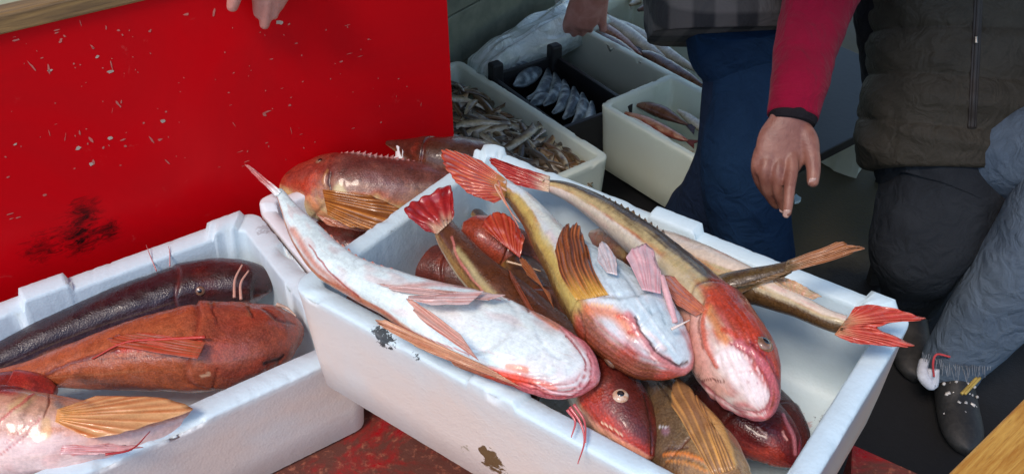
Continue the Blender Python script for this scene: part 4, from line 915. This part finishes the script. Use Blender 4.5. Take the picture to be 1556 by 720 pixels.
for i, (pts, pal, lb) in enumerate([([(958, 8, 3), (975, -2, 9), (995, -10, 5)], PALE, 'pale fish at the left in the farthest box'), ([(970, 16, 3), (990, 8, 9), (1010, -4, 5)], BRN, 'dark fish at the right in the farthest box')]):
    simple_fish('pale_fish' if i == 0 else 'brown_fish', lb, pxpts(pts, RZ-.01), pal, 'fish', 'fish in the farthest box', mat=SMALLF, n=20, m=14)

# clear plastic film over ice, behind the black crate
m, t, b, nd, lk = new_mat('clear film over ice'); tc = nd('TexCoord').outputs['Object']
n1 = nz(nd, lk, tc, 14, 6, .6, 1.5)
lk(mxc(nd, lk, mr(nd, lk, n1, .35, .65, 0, 1), (.85, .93, .88), (.62, .72, .66)), b.inputs['Base Color']); b.inputs['Roughness'].default_value = .13; b.inputs['Coat Weight'].default_value = .8
bump(nd, lk, b, n1, .9, .02)
V, Fc = [], []; nn = 40
c00, c10, c01, c11 = at(694, 118, RZ), at(806, 88, RZ), at(690, 86, RZ), at(838, 8, RZ)
c00, c10, c11, c01 = at(690, 100, RZ-.01), at(845, 75, RZ-.01), at(850, 2, RZ+.0), at(690, 86, RZ)
c00 = K1 + be2*.015; c10 = c00 + be1*.095; wdr = Vector((math.cos(R_(53)), math.sin(R_(53)), 0)); c01 = c00 + wdr*.55; c11 = c10 + wdr*.50 + be1*.10
for i in range(nn+1):
    for j in range(nn+1):
        s, q = i/nn, j/nn; p = c00.lerp(c10, s).lerp(c01.lerp(c11, s), q)
        ed = min(s, 1-s, q, 1-q); z = RZ - .005 + .03*sm(0, .25, ed) + .014*N((s*5, q*5, 2)) + .012*abs(N((s*9, q*3, 7))) - .05*(1-sm(0, .03, ed))
        V.append(Vector((p.x, p.y, z)))
for i in range(nn):
    for j in range(nn): a_ = i*(nn+1)+j; Fc.append((a_, a_+nn+1, a_+nn+2, a_+1))
o = mesh('plastic_film_bundle', V, Fc, m, loc=tuple(c00)); tag(o, 'crinkled clear plastic film over pale ice behind the black crate', 'plastic wrap')
sl_ = o.modifiers.new('thickness', 'SOLIDIFY'); sl_.thickness = .003
# grey green board wall behind
w0, w1 = at(600, 143, RZ), at(838, 3, RZ); wd = (w1-w0); wd.z = 0; wn = Vector((-wd.y, wd.x, 0)).normalized()
w0 = w0 + wn*.03
m = plain('grey green planks', (.26, .28, .21), .7, .3, (.15, .17, .13), 14, .4, bd=.006)
bw = empty('plank_wall', (w0.x, w0.y, GZ)); tag(bw, 'grey green plank wall behind the plastic film at the top', 'wall')
for r_ in range(6):
    k = MB(); k.box(Vector((w0.x, w0.y, GZ+.003+r_*.15)) - wd.normalized()*.3, wd.normalized()*1.05, wn*.03, (0, 0, .146)); k.build('plank', m, bw, smooth=False, bevel=.003)

# foam scraps on the ground
SCR = styro('grubby foam scrap', (.52, .54, .46), (.5, .5, .42))
def slab(name, px, z, h, mat, label, cat='foam piece', seed=0, up=.5):
    P = [at(x, y, z) for x, y in px]; out = []
    for i in range(len(P)):
        a_, b_ = P[i], P[(i+1) % len(P)]
        for j in range(5): q_ = a_.lerp(b_, j/5); out.append(q_ + Vector((N(q_*60), N(q_*60+Vector((5, 5, seed))), 0))*.006)
    n_ = len(out); V = out + [p-Vector((0, 0, h)) for p in out]
    Fc = [tuple(range(n_)), tuple(reversed(range(n_, 2*n_)))] + [(i, i+n_, (i+1) % n_+n_, (i+1) % n_) for i in range(n_)]
    o = mesh(name, V, Fc, mat, loc=tuple(P[0]), smooth=False, cols=[(0, 0, 0)]*len(V)); tag(o, label, cat); return o
slab('foam_scrap', [(1259, 132), (1296, 122), (1341, 143), (1335, 172), (1318, 204), (1290, 196), (1258, 178)], GZ+.16, .158, SCR, 'broken grey white foam box end on the ground left of the quilted vest', seed=1)
slab('foam_scrap', [(1318, 95), (1330, 75), (1342, 100), (1338, 130), (1312, 118)], GZ+.20, .05, SCR, 'small upright white foam fragment above the broken box end', seed=2)
slab('foam_scrap', [(1062, 318), (1075, 306), (1090, 312), (1088, 345), (1070, 338)], GZ+.13, .128, SCR, 'beige foam corner on the ground behind the central box rim', seed=3)
slab('foam_crumb', [(1206, 299), (1210, 294), (1216, 299), (1214, 305), (1209, 306)], GZ+.012, .010, FOAM, 'tiny white foam crumb on the ground beside the fingertips', 'foam crumb', seed=4)
simple_fish('brown_fish', 'dark fish scrap lying on the broken foam box end', pxpts([(1292, 122, 3), (1305, 128, 9), (1320, 138, 11), (1332, 146, 6)], GZ+.18), BRN, 'fish', None, mat=SMALLF, n=20, m=12)

# unseen canvas shade added to darken the far table and people
aw = empty('added_canopy', (.2, 3.2, GZ)); tag(aw, 'unseen canvas shade on posts, added to darken the far fish table', 'added_canopy')
k = MB(); k.box((-2.6, .78, 1.42), (6.5, 0, 0), (0, 2.5, .20), (0, 0, .02)); k.build('shade_sheet', plain('cream canvas', (.72, .70, .60), .9), aw, smooth=False)
for (x, y) in ((-2.5, 3.2), (3.8, 3.2), (-2.5, .85), (3.8, .85)):
    k = MB(); k.tube([(x, y, GZ), (x, y, 1.412+(y-.78)*.08)], .02, .02, 12); k.build('post', BLK, aw)

# ================================================================== PEOPLE
SKIN, t, b, nd, lk = new_mat('skin'); tc = nd('TexCoord').outputs['Object']
n1 = nz(nd, lk, tc, 28, 4, .6, .4); n2 = nz(nd, lk, tc, 420, 3, .6)
lk(mxc(nd, lk, mr(nd, lk, n1, .38, .64, 0, 1), (.30, .13, .09), (.20, .072, .05)), b.inputs['Base Color']); b.inputs['Roughness'].default_value = .45
b.inputs['Subsurface Weight'].default_value = .15; b.inputs['Subsurface Scale'].default_value = .008; b.inputs['Subsurface Radius'].default_value = (1, .35, .2)
p = bump(nd, lk, b, n2, .25, .0012); bump(nd, lk, b, nz(nd, lk, tc, 90, 4, .6, .8), .35, .003, p)
NAIL = plain('fingernail', (.62, .42, .36), .25, .6, (.55, .34, .28), 60, .05, coat=.4)

def limb(mb, pts, up=Vector((0, 1, 0.01)), m=20, n=None, ex=2.0):
    """pts (Vector, a[, b])"""
    S = [(*p[0], p[1], p[2] if len(p) > 2 else p[1]) for p in pts]
    # rounded end rings
    def cap(A, B):
        d = (Vector(A[:3])-Vector(B[:3])).normalized(); r = A[3]
        return [(*(Vector(A[:3])+d*r*.9), A[3]*.12, A[4]*.12), (*(Vector(A[:3])+d*r*.6), A[3]*.75, A[4]*.75)]
    S = cap(S[0], S[1]) + S + list(reversed(cap(S[-1], S[-2])))
    v, f_, _, _ = loft(S, up, n or len(S)*7, m, None, ex); mb.add(v, f_)
def body(name, mb, parent, voxel=.004, smooth=6, adapt=0):
    o = mb.build(name, SKIN, parent)
    r = o.modifiers.new('r', 'REMESH'); r.mode = 'VOXEL'; r.voxel_size = voxel; r.use_smooth_shade = True
    s = o.modifiers.new('s', 'SMOOTH'); s.factor = .5; s.iterations = smooth
    dg = bpy.context.evaluated_depsgraph_get(); dg.update()
    me = bpy.data.meshes.new_from_object(o.evaluated_get(dg)); o.modifiers.clear(); old = o.data; o.data = me; bpy.data.meshes.remove(old)
    me.name = name
    if not me.materials: me.materials.append(SKIN)
    me.polygons.foreach_set('use_smooth', [True]*len(me.polygons)); return o
def head(mb, c_, fwd, tilt=Vector((0, 0, 1)), s=1.0):
    """simple head: skull, jaw, nose, ears; c_ = centre"""
    f_ = fwd.normalized(); u_ = (tilt - f_*tilt.dot(f_)).normalized(); r_ = f_.cross(u_)
    limb(mb, [(c_-u_*.10*s+f_*.02*s, .045*s, .05*s), (c_-u_*.05*s+f_*.01*s, .062*s, .075*s), (c_+u_*.02*s, .074*s, .092*s), (c_+u_*.07*s-f_*.005*s, .066*s, .082*s)], f_)
    limb(mb, [(c_+f_*.085*s+u_*.02*s, .008*s), (c_+f_*.108*s-u_*.018*s, .013*s)], r_)
    for q in (-1, 1): limb(mb, [(c_+r_*q*.076*s+u_*.02*s, .008*s, .018*s), (c_+r_*q*.078*s-u_*.02*s, .006*s, .012*s)], f_)
    limb(mb, [(c_-u_*.20*s-f_*.02*s, .055*s), (c_-u_*.06*s-f_*.01*s, .052*s)], f_)
def garment(name, pts, mat, parent, up=Vector((0, 1, .01)), m=64, n=110, fold=.05, fs=14, sq=(1, 1, 1), ex=2.2, seed=0, extra=None, ends=.003):
    S = [(*p[0], p[1], p[2] if len(p) > 2 else p[1]) for p in pts]
    def disp(u, ph, P):
        d = 1 + fold*N((P.x*fs*sq[0]+seed, P.y*fs*sq[1], P.z*fs*sq[2])) + fold*.5*N((P.x*fs*2.3*sq[0], P.y*fs*2.3*sq[1]+seed, P.z*fs*2.3*sq[2]))
        # ridged creases
        d += fold*.55*(.5-abs(N((P.x*fs*1.3*sq[0]+9, P.y*fs*1.3*sq[1]+seed, P.z*fs*1.3*sq[2]))))
        return d + (extra(u, ph, P) if extra else 0)
    v, f_, uv, fr = loft(S, up, n, m, disp, ex); return mesh(name, v, f_, mat, parent), fr

# -- person in quilted vest, sitting, arm hanging ---------------------
DENIM_D = cloth('dark denim shaded tone', (.012, .014, .018), (.028, .032, .038), 500)  # seated person's darker leg, shade put into the colour; also other trousers
DENIM_L = cloth('grey blue denim lit tone', (.070, .10, .145), (.13, .17, .22), 500)  # same jeans as the dark leg, extra light put into the colour
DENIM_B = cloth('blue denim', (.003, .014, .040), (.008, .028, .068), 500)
DENIM_B_SHADE = cloth('blue denim shaded tone', (.006, .012, .03), (.01, .02, .045), 500)  # the blue jeans again for the far leg, shade put into the colour
VEST = cloth('olive grey quilted nylon', (.032, .027, .020), (.058, .049, .037), 200, .6)
RED_S = cloth('raspberry fleece', (.17, .002, .018), (.25, .004, .028), 600, .95, bs=.45, sheen=0.05)
BLKC = cloth('black cuff knit', (.008, .007, .009), (.015, .013, .016), 400)
HD = 1.55
p2 = empty('person', (.95, 1.95, GZ)); tag(p2, 'seated person in olive quilted vest and red sleeve, one hand hanging open', 'person')
P = lambda x, y, d=HD: dp(x, y, d)
mb = MB(); mu = pxm(P(1195, 250))
wr = P(1204, 168); pk = mu
# forearm + upper arm
sh = P(1330, -175, 1.80); el = P(1262, -20, 1.68)
limb(mb, [(sh, .05), (el, .040), (P(1225, 90, 1.60), .036), (wr, .024*1.15, .022)], m=24)
# palm
limb(mb, [(P(1204, 160), 27*pk, 22*pk), (P(1200, 185), 32*pk, 19*pk), (P(1192, 212), 40*pk, 17*pk), (P(1185, 236), 39*pk, 15*pk), (P(1178, 252), 34*pk, 13*pk)], up=-FW, m=28)
limb(mb, [(P(1212, 190), 15*pk, 15*pk), (P(1226, 212, 1.545), 17*pk, 15*pk), (P(1233, 235, 1.54), 13*pk, 12*pk), (P(1236, 256, 1.535), 11*pk, 10.5*pk), (P(1235, 277, 1.53), 9*pk, 8.5*pk)], up=-FW)
fingers = [[(1202, 232, 1.545, 12.5), (1203, 258, 1.535, 12), (1200, 284, 1.525, 10.5), (1198, 306, 1.52, 9.5), (1196, 324, 1.52, 8)],
           [(1186, 236, 1.548, 12.5), (1182, 264, 1.54, 12), (1183, 290, 1.55, 10.5), (1188, 308, 1.565, 9.5), (1192, 320, 1.575, 8)],
           [(1168, 234, 1.55, 12), (1162, 260, 1.545, 11.5), (1164, 284, 1.56, 10), (1172, 302, 1.58, 9), (1180, 312, 1.592, 8)],
           [(1154, 230, 1.555, 10.5), (1149, 252, 1.555, 10), (1152, 272, 1.57, 9), (1160, 288, 1.588, 8), (1167, 297, 1.60, 7)]]
for fg in fingers: limb(mb, [(P(x, y, d), r*pk*.84) for x, y, d, r in fg], up=-FW, m=16)
# rest of the body, mostly under clothes
hip = P(1470, 235, 2.12); chest = P(1480, 30, 2.08); nk = P(1490, -240, 1.98)
limb(mb, [(hip, .15, .10), (P(1478, 130, 2.1), .14, .095), (chest, .16, .105), (P(1485, -110, 2.02), .17, .10), (nk, .06, .06)], up=-FW, m=32)
head(mb, nk + Vector((0, -.06, .17)), Vector((-.4, -.7, -.5)))
limb(mb, [(P(1420, -165, 1.95), .055), (sh, .055)])
sh2 = P(1620, -150, 2.0); limb(mb, [(P(1540, -165, 2.0), .055), (sh2, .05), (P(1680, 20, 1.95), .038), (P(1660, 170, 1.8), .026)])
kneeL = dp(1700, 235, 1.84); ankL = at(1452, 545, GZ+.10); 
kneeR = dp(1400, 370, 2.12); ankR = at(1385, 450, GZ+.10)
limb(mb, [(hip + RT*.08, .075), (kneeL, .052), (kneeL.lerp(ankL, .4), .048), (ankL, .034), (ankL - Vector((0, 0, .05)), .034)])
limb(mb, [(hip - RT*.08, .075), (kneeR, .052), (kneeR.lerp(ankR, .4), .048), (ankR, .034), (ankR - Vector((0, 0, .05)), .034)])
bo = body('body', mb, p2, .0022, 8)
def nail(parent, x, y, d, r, tilt=(0, -.5, .8), l=1.3):
    c0 = P(x, y, d) ; nr = cv(*tilt); u_ = cv(0, 1, .2); u_ = (u_-nr*u_.dot(nr)).normalized(); w_ = nr.cross(u_); V, Fc = [], []
    for i in range(7):
        for j in range(7):
            a_, b_ = (i/6-.5)*2, (j/6-.5)*2; k_ = math.sqrt(max(0, 1-.35*b_*b_*a_*a_)); q_ = (1-.25*abs(b_)**3)
            V.append(c0 + w_*a_*r*q_ + u_*b_*r*l*k_ - nr*(a_*a_*r*.45) )
    for i in range(6):
        for j in range(6): Fc.append((i*7+j, (i+1)*7+j, (i+1)*7+j+1, i*7+j+1))
    o = mesh('fingernail', V, Fc, NAIL, parent); s_ = o.modifiers.new('t', 'SOLIDIFY'); s_.thickness = .0006
nail(p2, 1196, 325, 1.5143, 5.5*pk); nail(p2, 1235, 277, 1.5232, 5.5*pk); nail(p2, 1190, 318, 1.5665, 5*pk)
# clothing
garment('sleeve', [(P(1205, 178, 1.555), 37*pk, 33*pk), (P(1208, 160, 1.56), 39*pk, 35*pk), (P(1214, 130, 1.57), 42*pk, 38*pk), (P(1228, 60, 1.62), 50*pk, 46*pk), (P(1250, -10, 1.67), 60*pk, 56*pk), (P(1280, -80, 1.73), 66*pk, 60*pk), (P(1335, -180, 1.80), 72*pk, 66*pk)], RED_S, p2, up=-FW, fold=.05, fs=20, seed=3)
garment('cuff', [(P(1204, 188, 1.552), 33*pk, 29*pk), (P(1205, 180, 1.554), 36*pk, 32*pk), (P(1206, 172, 1.556), 36*pk, 32*pk)], BLKC, p2, up=-FW, fold=.02, n=16)
def quilt(u, ph, P_):
    return .06*abs(math.sin(u*math.pi*6.2))**.5 - .035
v_, _ = garment('quilted_vest', [(P(1450, 262, 2.10), .190, .130), (P(1452, 225, 2.10), .205, .142), (P(1460, 170, 2.09), .208, .145), (P(1468, 110, 2.08), .205, .143), (P(1474, 40, 2.07), .208, .145), (P(1480, -40, 2.05), .215, .15), (P(1486, -120, 2.02), .20, .14), (P(1488, -190, 2.0), .10, .10)], VEST, p2, up=-FW, fold=.05, fs=9, sq=(.5, .5, 2.2), extra=quilt, m=90, n=150)
ZIP = plain('dark zip tape', (.03, .022, .018), .6); BRASS = plain('zip metal', (.5, .45, .38), .3, metal=.8)
k = MB(); zp = [P(1476, 205, 1.935), P(1480, 140, 1.925), P(1482, 60, 1.915), P(1484, -20, 1.91), P(1486, -60, 1.9)]
vb = BVHTree.FromPolygons([tuple(q.co + off(v_)) for q in v_.data.vertices], [tuple(q.vertices) for q in v_.data.polygons])
def onvest(x, y, cl=.002):
    d = ray(x, y).normalized(); h = vb.ray_cast(CAM, d); return (h[0] if h[0] else CAM+d*2.0) - d*cl
for dx, rr_ in ((-4.5, .0035), (0, .006), (4.5, .0035)): k.tube([onvest(1477+dx+(190-y)*.05, y, -.001) for y in range(195, -90, -15)], rr_, rr_, 8, n=60)
zo = k.build('zip', ZIP, p2)
k = MB(); k.tube([onvest(1483, 56, .008), onvest(1483, 66, .008)], .003, .004, 8); k.build('zip_pull', BRASS, zo)
garment('undershirt_side', [(P(1372, 195, 2.17), .06, .07), (P(1368, 120, 2.16), .075, .09), (P(1362, 20, 2.12), .085, .09), (P(1362, -90, 2.06), .08, .09)], BLKC, p2, up=-FW, fold=.06)
garment('trouser_leg', [(ankL - Vector((0, 0, .045)), .062, .058), (ankL + Vector((0, 0, .0)), .070, .064), (ankL.lerp(kneeL, .2), .084, .078), (ankL.lerp(kneeL, .5), .108, .095), (ankL.lerp(kneeL, .8), .118, .105), (kneeL, .118, .108), (kneeL.lerp(hip, .2)+Vector((0, 0, .01)), .10, .09), (kneeL.lerp(hip, .7), .11, .10), (hip + RT*.06, .12, .11)], DENIM_L, p2, fold=.04, fs=11, up=Vector((.2, 1, .2)), seed=4)
garment('trouser_leg', [(ankR - Vector((0, 0, .045)), .062, .058), (ankR, .072, .066), (ankR.lerp(kneeR, .5), .086, .08), (kneeR, .11, .105), (kneeR.lerp(hip, .5), .15, .13), (hip - RT*.02, .19, .14)], DENIM_D, p2, fold=.07, fs=11, up=Vector((.2, 1, .2)), seed=5)
garment('waistband', [(hip + UP*-.10 - FW*.02, .13, .10), (hip + UP*-.05, .19, .13), (hip + UP*.02, .2, .14), (hip+UP*.06, .18, .12)], DENIM_D, p2, up=-FW, fold=.06, fs=10, seed=8)
# shoe, sock, beads and lace
SHO = plain('black shoe', (.006, .006, .007), .6, .6, (.02, .018, .016), 90, .4)
def shoe(ank, dirv, parent):
    d = Vector((dirv[0], dirv[1], 0)).normalized(); g_ = Vector((ank.x, ank.y, GZ+.002))
    v, f_, _, _ = loft([(*(g_-d*.075+Vector((0, 0, .045))), .01, .02), (*(g_-d*.065+Vector((0, 0, .05))), .034, .046), (*(g_-d*.02+Vector((0, 0, .058))), .040, .056), (*(g_+d*.04+Vector((0, 0, .050))), .042, .048),
                        (*(g_+d*.10+Vector((0, 0, .036))), .046, .034), (*(g_+d*.16+Vector((0, 0, .028))), .044, .026), (*(g_+d*.195+Vector((0, 0, .022))), .028, .019), (*(g_+d*.21+Vector((0, 0, .02))), .006, .012)], Vector((0, 0, 1)), 50, 28)
    o = mesh('shoe', v, f_, SHO, parent); return o, g_, d
so_, g_, d_ = shoe(ankL, (-.15, -1), p2)
BEAD = plain('pale beads', (.6, .56, .52), .3, .6, coat=.5)
sdv = Vector((-d_.y, d_.x, 0)); br = random.Random(5)
bd = MB()
for r_ in range(7):
    for q in range(-4, 5):
        if br.random() < .2: continue
        c_ = g_ + d_*(.02+r_*.021) + sdv*(q*.0085*br.uniform(.8, 1.1)) + Vector((0, 0, .112-r_*.0105-abs(q)*.0032))
        rr_ = br.uniform(.0026, .0048); V = []; 
        bd.tube([c_, c_+d_*rr_*1.2+sdv*rr_*br.uniform(-1, 2)], rr_, rr_*.8, 6, n=4)
bd.build('beading', BEAD, so_)
k = MB(); k.tube([at(1404, 548, GZ+.13), at(1402, 570, GZ+.12), at(1416, 584, GZ+.10), at(1418, 560, GZ+.13)], .011, .014, 8); k.build('sock', plain('white sock', (.6, .62, .68), .9), p2)
k = MB(); k.tube([at(1419, 572, GZ+.14), at(1418, 550, GZ+.15), at(1424, 538, GZ+.16), at(1444, 542, GZ+.16)], .0025, .0025, 8); k.build('lace', plain('red lace', (.5, .05, .06), .7), so_)
k = MB()
for dx in (0, 5): k.tube([at(1461+dx, 598, GZ+.15), at(1484+dx, 574, GZ+.15)], .0035, .0035, 6)
k.build('heel_tab', plain('yellow trim', (.5, .35, .08), .6), so_)
fr_ = MB()
for i in range(34):
    a_ = i/33; x = 1402+(1505-1402)*a_; y = 535+22*math.sin(a_*2.6)+br.uniform(-4, 4); z_ = GZ+.15
    fr_.tube([at(x, y, z_), at(x+br.uniform(-5, 5), y+br.uniform(10, 26), z_-.01)], .0010, .0006, 5, n=4)
fr_.build('frayed_hem', cloth('frayed threads', (.10, .12, .15), (.3, .33, .36)), p2)
shoe(ankR, (-.2, -1), p2)
# stool he sits on
st_ = empty('stool', (hip.x, hip.y+.05, GZ)); tag(st_, 'low dark wooden stool under the seated person in the vest', 'stool')
k = MB(); k.box((hip.x-.09, hip.y-.03, hip.z-.17), (.26, 0, 0), (0, .3, 0), (0, 0, .03)); k.build('seat', BLK, st_, smooth=False, bevel=.004)
for (a_, b_) in ((-.06, .0), (.12, .0), (-.06, .15), (.12, .15)):
    k = MB(); k.box((hip.x+a_, hip.y+b_, GZ), (.03, 0, 0), (0, .03, 0), (0, 0, hip.z-.172-GZ)); k.build('leg', BLK, st_, smooth=False)

SKIN2 = SKIN.copy(); SKIN2.name = 'pale skin'
for n_ in SKIN2.node_tree.nodes:
    if n_.bl_idname == 'ShaderNodeMix': n_.inputs[6].default_value = (.66, .32, .26, 1); n_.inputs[7].default_value = (.54, .22, .17, 1)
# -- person in plaid shirt and blue jeans -----------------------------
m, t, b, nd, lk = new_mat('dark plaid'); tc = nd('TexCoord').outputs['Object']
sx_ = nd('SeparateXYZ'); lk(tc, sx_.inputs[0])
def stripes(out, sc, th):
    s_ = mth(nd, lk, 'SINE', mth(nd, lk, 'MULTIPLY', out, sc), 0); return mr(nd, lk, s_, th-.25, th+.25, 0, 1)
A_ = stripes(sx_.outputs[0], 80, 0); B_ = stripes(sx_.outputs[2], 75, .1)
c = mxc(nd, lk, mth(nd, lk, 'MULTIPLY', mth(nd, lk, 'ADD', A_, B_), .5), (.008, .008, .010), (.09, .08, .075))
lk(c, b.inputs['Base Color']); b.inputs['Roughness'].default_value = .9
bump(nd, lk, b, nz(nd, lk, tc, 18, 4, .5, 1), .5, .02)
PLAID = m
p1 = empty('person', (.45, 1.72, GZ)); tag(p1, 'standing person in dark plaid shirt and blue jeans reaching towards the fish', 'person')
mb = MB(); D1 = 1.86
h1 = dp(1124, 62, D1+.04); ch1 = dp(1100, -90, D1+.1); n1_ = dp(1075, -300, D1+.12)
limb(mb, [(h1, .08, .07), (h1.lerp(ch1, .5), .10, .08), (ch1, .16, .10), (dp(1085, -210, D1+.12), .16, .09), (n1_, .055)], up=-FW, m=28)
head(mb, n1_ + Vector((-.02, .10, .14)), Vector((-.3, .8, -.5)))
lR = [(1126, 60, D1), (1128, 200, D1+.02), (1138, 330, D1+.12), (1150, 470, D1+.22)]
footR = at(1160, 540, GZ+.10)
kR = dp(1132, 250, D1+.03)
limb(mb, [(h1+RT*.03, .06), (kR, .05), (kR.lerp(footR, .4), .045), (footR, .036)])
kL = dp(1112, 262, D1+.10); footL = at(985, 452, GZ+.10)
limb(mb, [(h1+RT*.02, .06), (kL, .05), (kL.lerp(footL, .4), .05), (footL, .036)])
# reaching arm with bare hand over the far box
hP = lambda x, y, z_: at(x, y, z_)
hnd = hP(884, 26, RZ+.07); wrs = hnd + Vector((.035, -.02, .14)); elb = Vector((.33, 2.30, .16)); shd = Vector((.40, 1.98, .36))
limb(mb, [(dp(1060, -190, D1+.1), .06), (shd, .05), (elb, .042), (wrs, .029, .024)], m=20)
limb(mb, [(wrs, .030, .024), (wrs.lerp(hnd, .4), .042, .026), (hnd, .046, .022)], up=-FW, m=20)
for i, (dx, ll) in enumerate(((-26, .06), (-10, .072), (8, .07), (24, .058))):
    a_ = hnd + RT*(dx*.0013) ; limb(mb, [(a_, .0125), (a_+Vector((-.006, .01, -ll*.45)), .0115), (a_+Vector((-.004, .03, -ll*.9)), .009)], m=12)
limb(mb, [(wrs.lerp(hnd, .3)+RT*.03, .016), (hnd+RT*.055+Vector((0, 0, -.0)), .013), (hnd+RT*.06+Vector((0, .01, -.04)), .011)], m=12)
limb(mb, [(dp(1150, -190, D1+.1), .06), (dp(1215, -170, D1+.1), .05), (dp(1230, -40, D1+.2), .04), (dp(1200, 40, D1+.3), .03)])
SK_ = SKIN; SKIN = SKIN2; body('body', mb, p1, .0042, 5); SKIN = SK_
garment('jeans_leg', [(footR+Vector((0, 0, -.05)), .07), (footR+Vector((0, 0, .02)), .078), (footR.lerp(kR, .5), .082), (kR, .086), (kR.lerp(h1+RT*.05, .5), .088), (h1+RT*.03+Vector((0, 0, -.02)), .095)], DENIM_B, p1, fold=.05, fs=11, up=Vector((.2, 1, .2)), seed=14)
garment('jeans_leg', [(footL+Vector((0, 0, -.05)), .066), (footL+Vector((0, 0, .02)), .074), (footL.lerp(kL, .5), .078), (kL, .080), (kL.lerp(h1+RT*.02, .5), .078), (h1+RT*.02+Vector((0, 0, -.02)), .085)], DENIM_B_SHADE, p1, fold=.05, fs=11, up=Vector((.2, 1, .2)), seed=15)
garment('jeans_seat', [(h1+Vector((.03, .0, -.12)), .08, .07), (h1+Vector((.03, 0, -.06)), .105, .10), (h1+Vector((.02, 0, .0)), .12, .11), (h1+Vector((.01, 0, .06)), .12, .11)], DENIM_B, p1, fold=.04, n=40)
garment('plaid_shirt', [(dp(1096, 56, D1), .138, .125), (dp(1096, 25, D1), .142, .13), (dp(1094, -40, D1+.03), .145, .13), (ch1, .165, .13), (dp(1088, -200, D1+.12), .18, .13), (dp(1080, -260, D1+.12), .08, .08)], PLAID, p1, up=-FW, fold=.06, fs=9, sq=(2, 2, .6), ex=3.0)
garment('plaid_sleeve', [(dp(1050, -190, D1+.1), .075), (shd, .068), (shd.lerp(elb, .8), .058), (elb+Vector((-.01, .01, -.01)), .055)], PLAID, p1, fold=.05)
garment('plaid_sleeve', [(dp(1160, -190, D1+.1), .075), (dp(1215, -170, D1+.1), .066), (dp(1230, -40, D1+.2), .055)], PLAID, p1, fold=.05)
shoe(footR, (.3, .9), p1); shoe(footL, (-.4, .9), p1)

# -- person behind the red board, fingers over its edge ----------------
p3 = empty('person', (-.35, 1.62, GZ)); tag(p3, 'person behind the red board whose pink fingers hang over its top edge', 'person')
mb = MB(); q = PQ
def pp(x, y, o_): return on_panel(x, y, o_)
kn = [(340, -42), (384, -30), (398, -26), (414, -32)]
wr3 = pp(400, -150, .02) + Vector((0, 0, .015)) + pn*.06
palm = pp(392, -70, .045)
limb(mb, [(wr3, .028, .022), (wr3.lerp(palm, .5), .036, .02), (palm, .038, .017)], up=-FW, m=20)
limb(mb, [(palm + RT*-.014, .012), (pp(350, -48, .04), .013), (pp(345, -25, .035), .011), (pp(341, 0, .03), .0085)], up=-FW, m=14)
for (x0, x1, y1, r_) in ((378, 384, 14, .0088), (392, 393, 30, .0092), (408, 406, 16, .0088), (420, 414, 4, .008)):
    limb(mb, [(palm + RT*((x0-392)*.0009), .0115), (pp(x0, -30, .036), .0105), (pp((x0+x1)/2, (y1-30)/2, .028), .0095), (pp(x1, y1, .022), r_*.85)], up=-FW, m=14)
el3 = wr3 + Vector((-.03, .18, .16)); sh3 = Vector((-.26, 1.66, .62))
limb(mb, [(wr3, .028), (el3, .042), (sh3, .05)])
limb(mb, [(Vector((-.42, 1.72, .0)), .14, .1), (Vector((-.42, 1.72, .35)), .15, .1), (Vector((-.42, 1.70, .62)), .17, .09), (Vector((-.42, 1.68, .74)), .055)], m=28)
limb(mb, [(Vector((-.42, 1.7, .64)), .06), (sh3, .05)]); limb(mb, [(Vector((-.42, 1.7, .64)), .06), (Vector((-.60, 1.68, .62)), .05), (Vector((-.64, 1.66, .32)), .04), (Vector((-.6, 1.55, .1)), .03)])
head(mb, Vector((-.42, 1.66, .93)), Vector((.1, -.9, -.4)))
for s_ in (-1, 1): limb(mb, [(Vector((-.42+s_*.08, 1.72, .0)), .08), (Vector((-.42+s_*.09, 1.72, -.38)), .055), (Vector((-.42+s_*.1, 1.74, GZ+.06)), .035)])
SK_ = SKIN; SKIN = SKIN2; body('body', mb, p3, .003, 4); SKIN = SK_
GREY = cloth('grey wool', (.04, .04, .045), (.07, .07, .075), 300)
garment('pullover', [(Vector((-.42, 1.72, -.05)), .155, .115), (Vector((-.42, 1.72, .2)), .165, .12), (Vector((-.42, 1.71, .5)), .175, .12), (Vector((-.42, 1.7, .68)), .12, .09)], GREY, p3, m=48, n=60, up=Vector((0, 1, 0)))
garment('sleeve', [(sh3, .062), (sh3.lerp(el3, .6), .055), (el3, .05), (el3.lerp(wr3, .35), .042)], GREY, p3, m=40, n=50)
for s_ in (-1, 1): garment('trouser_leg', [(Vector((-.42+s_*.07, 1.72, .02)), .09), (Vector((-.42+s_*.09, 1.72, -.38)), .075), (Vector((-.42+s_*.1, 1.74, GZ+.05)), .06)], DENIM_D, p3, m=40, n=50)
for s_ in (-1, 1): shoe(Vector((-.42+s_*.1, 1.72, 0)), (0, -1), p3)
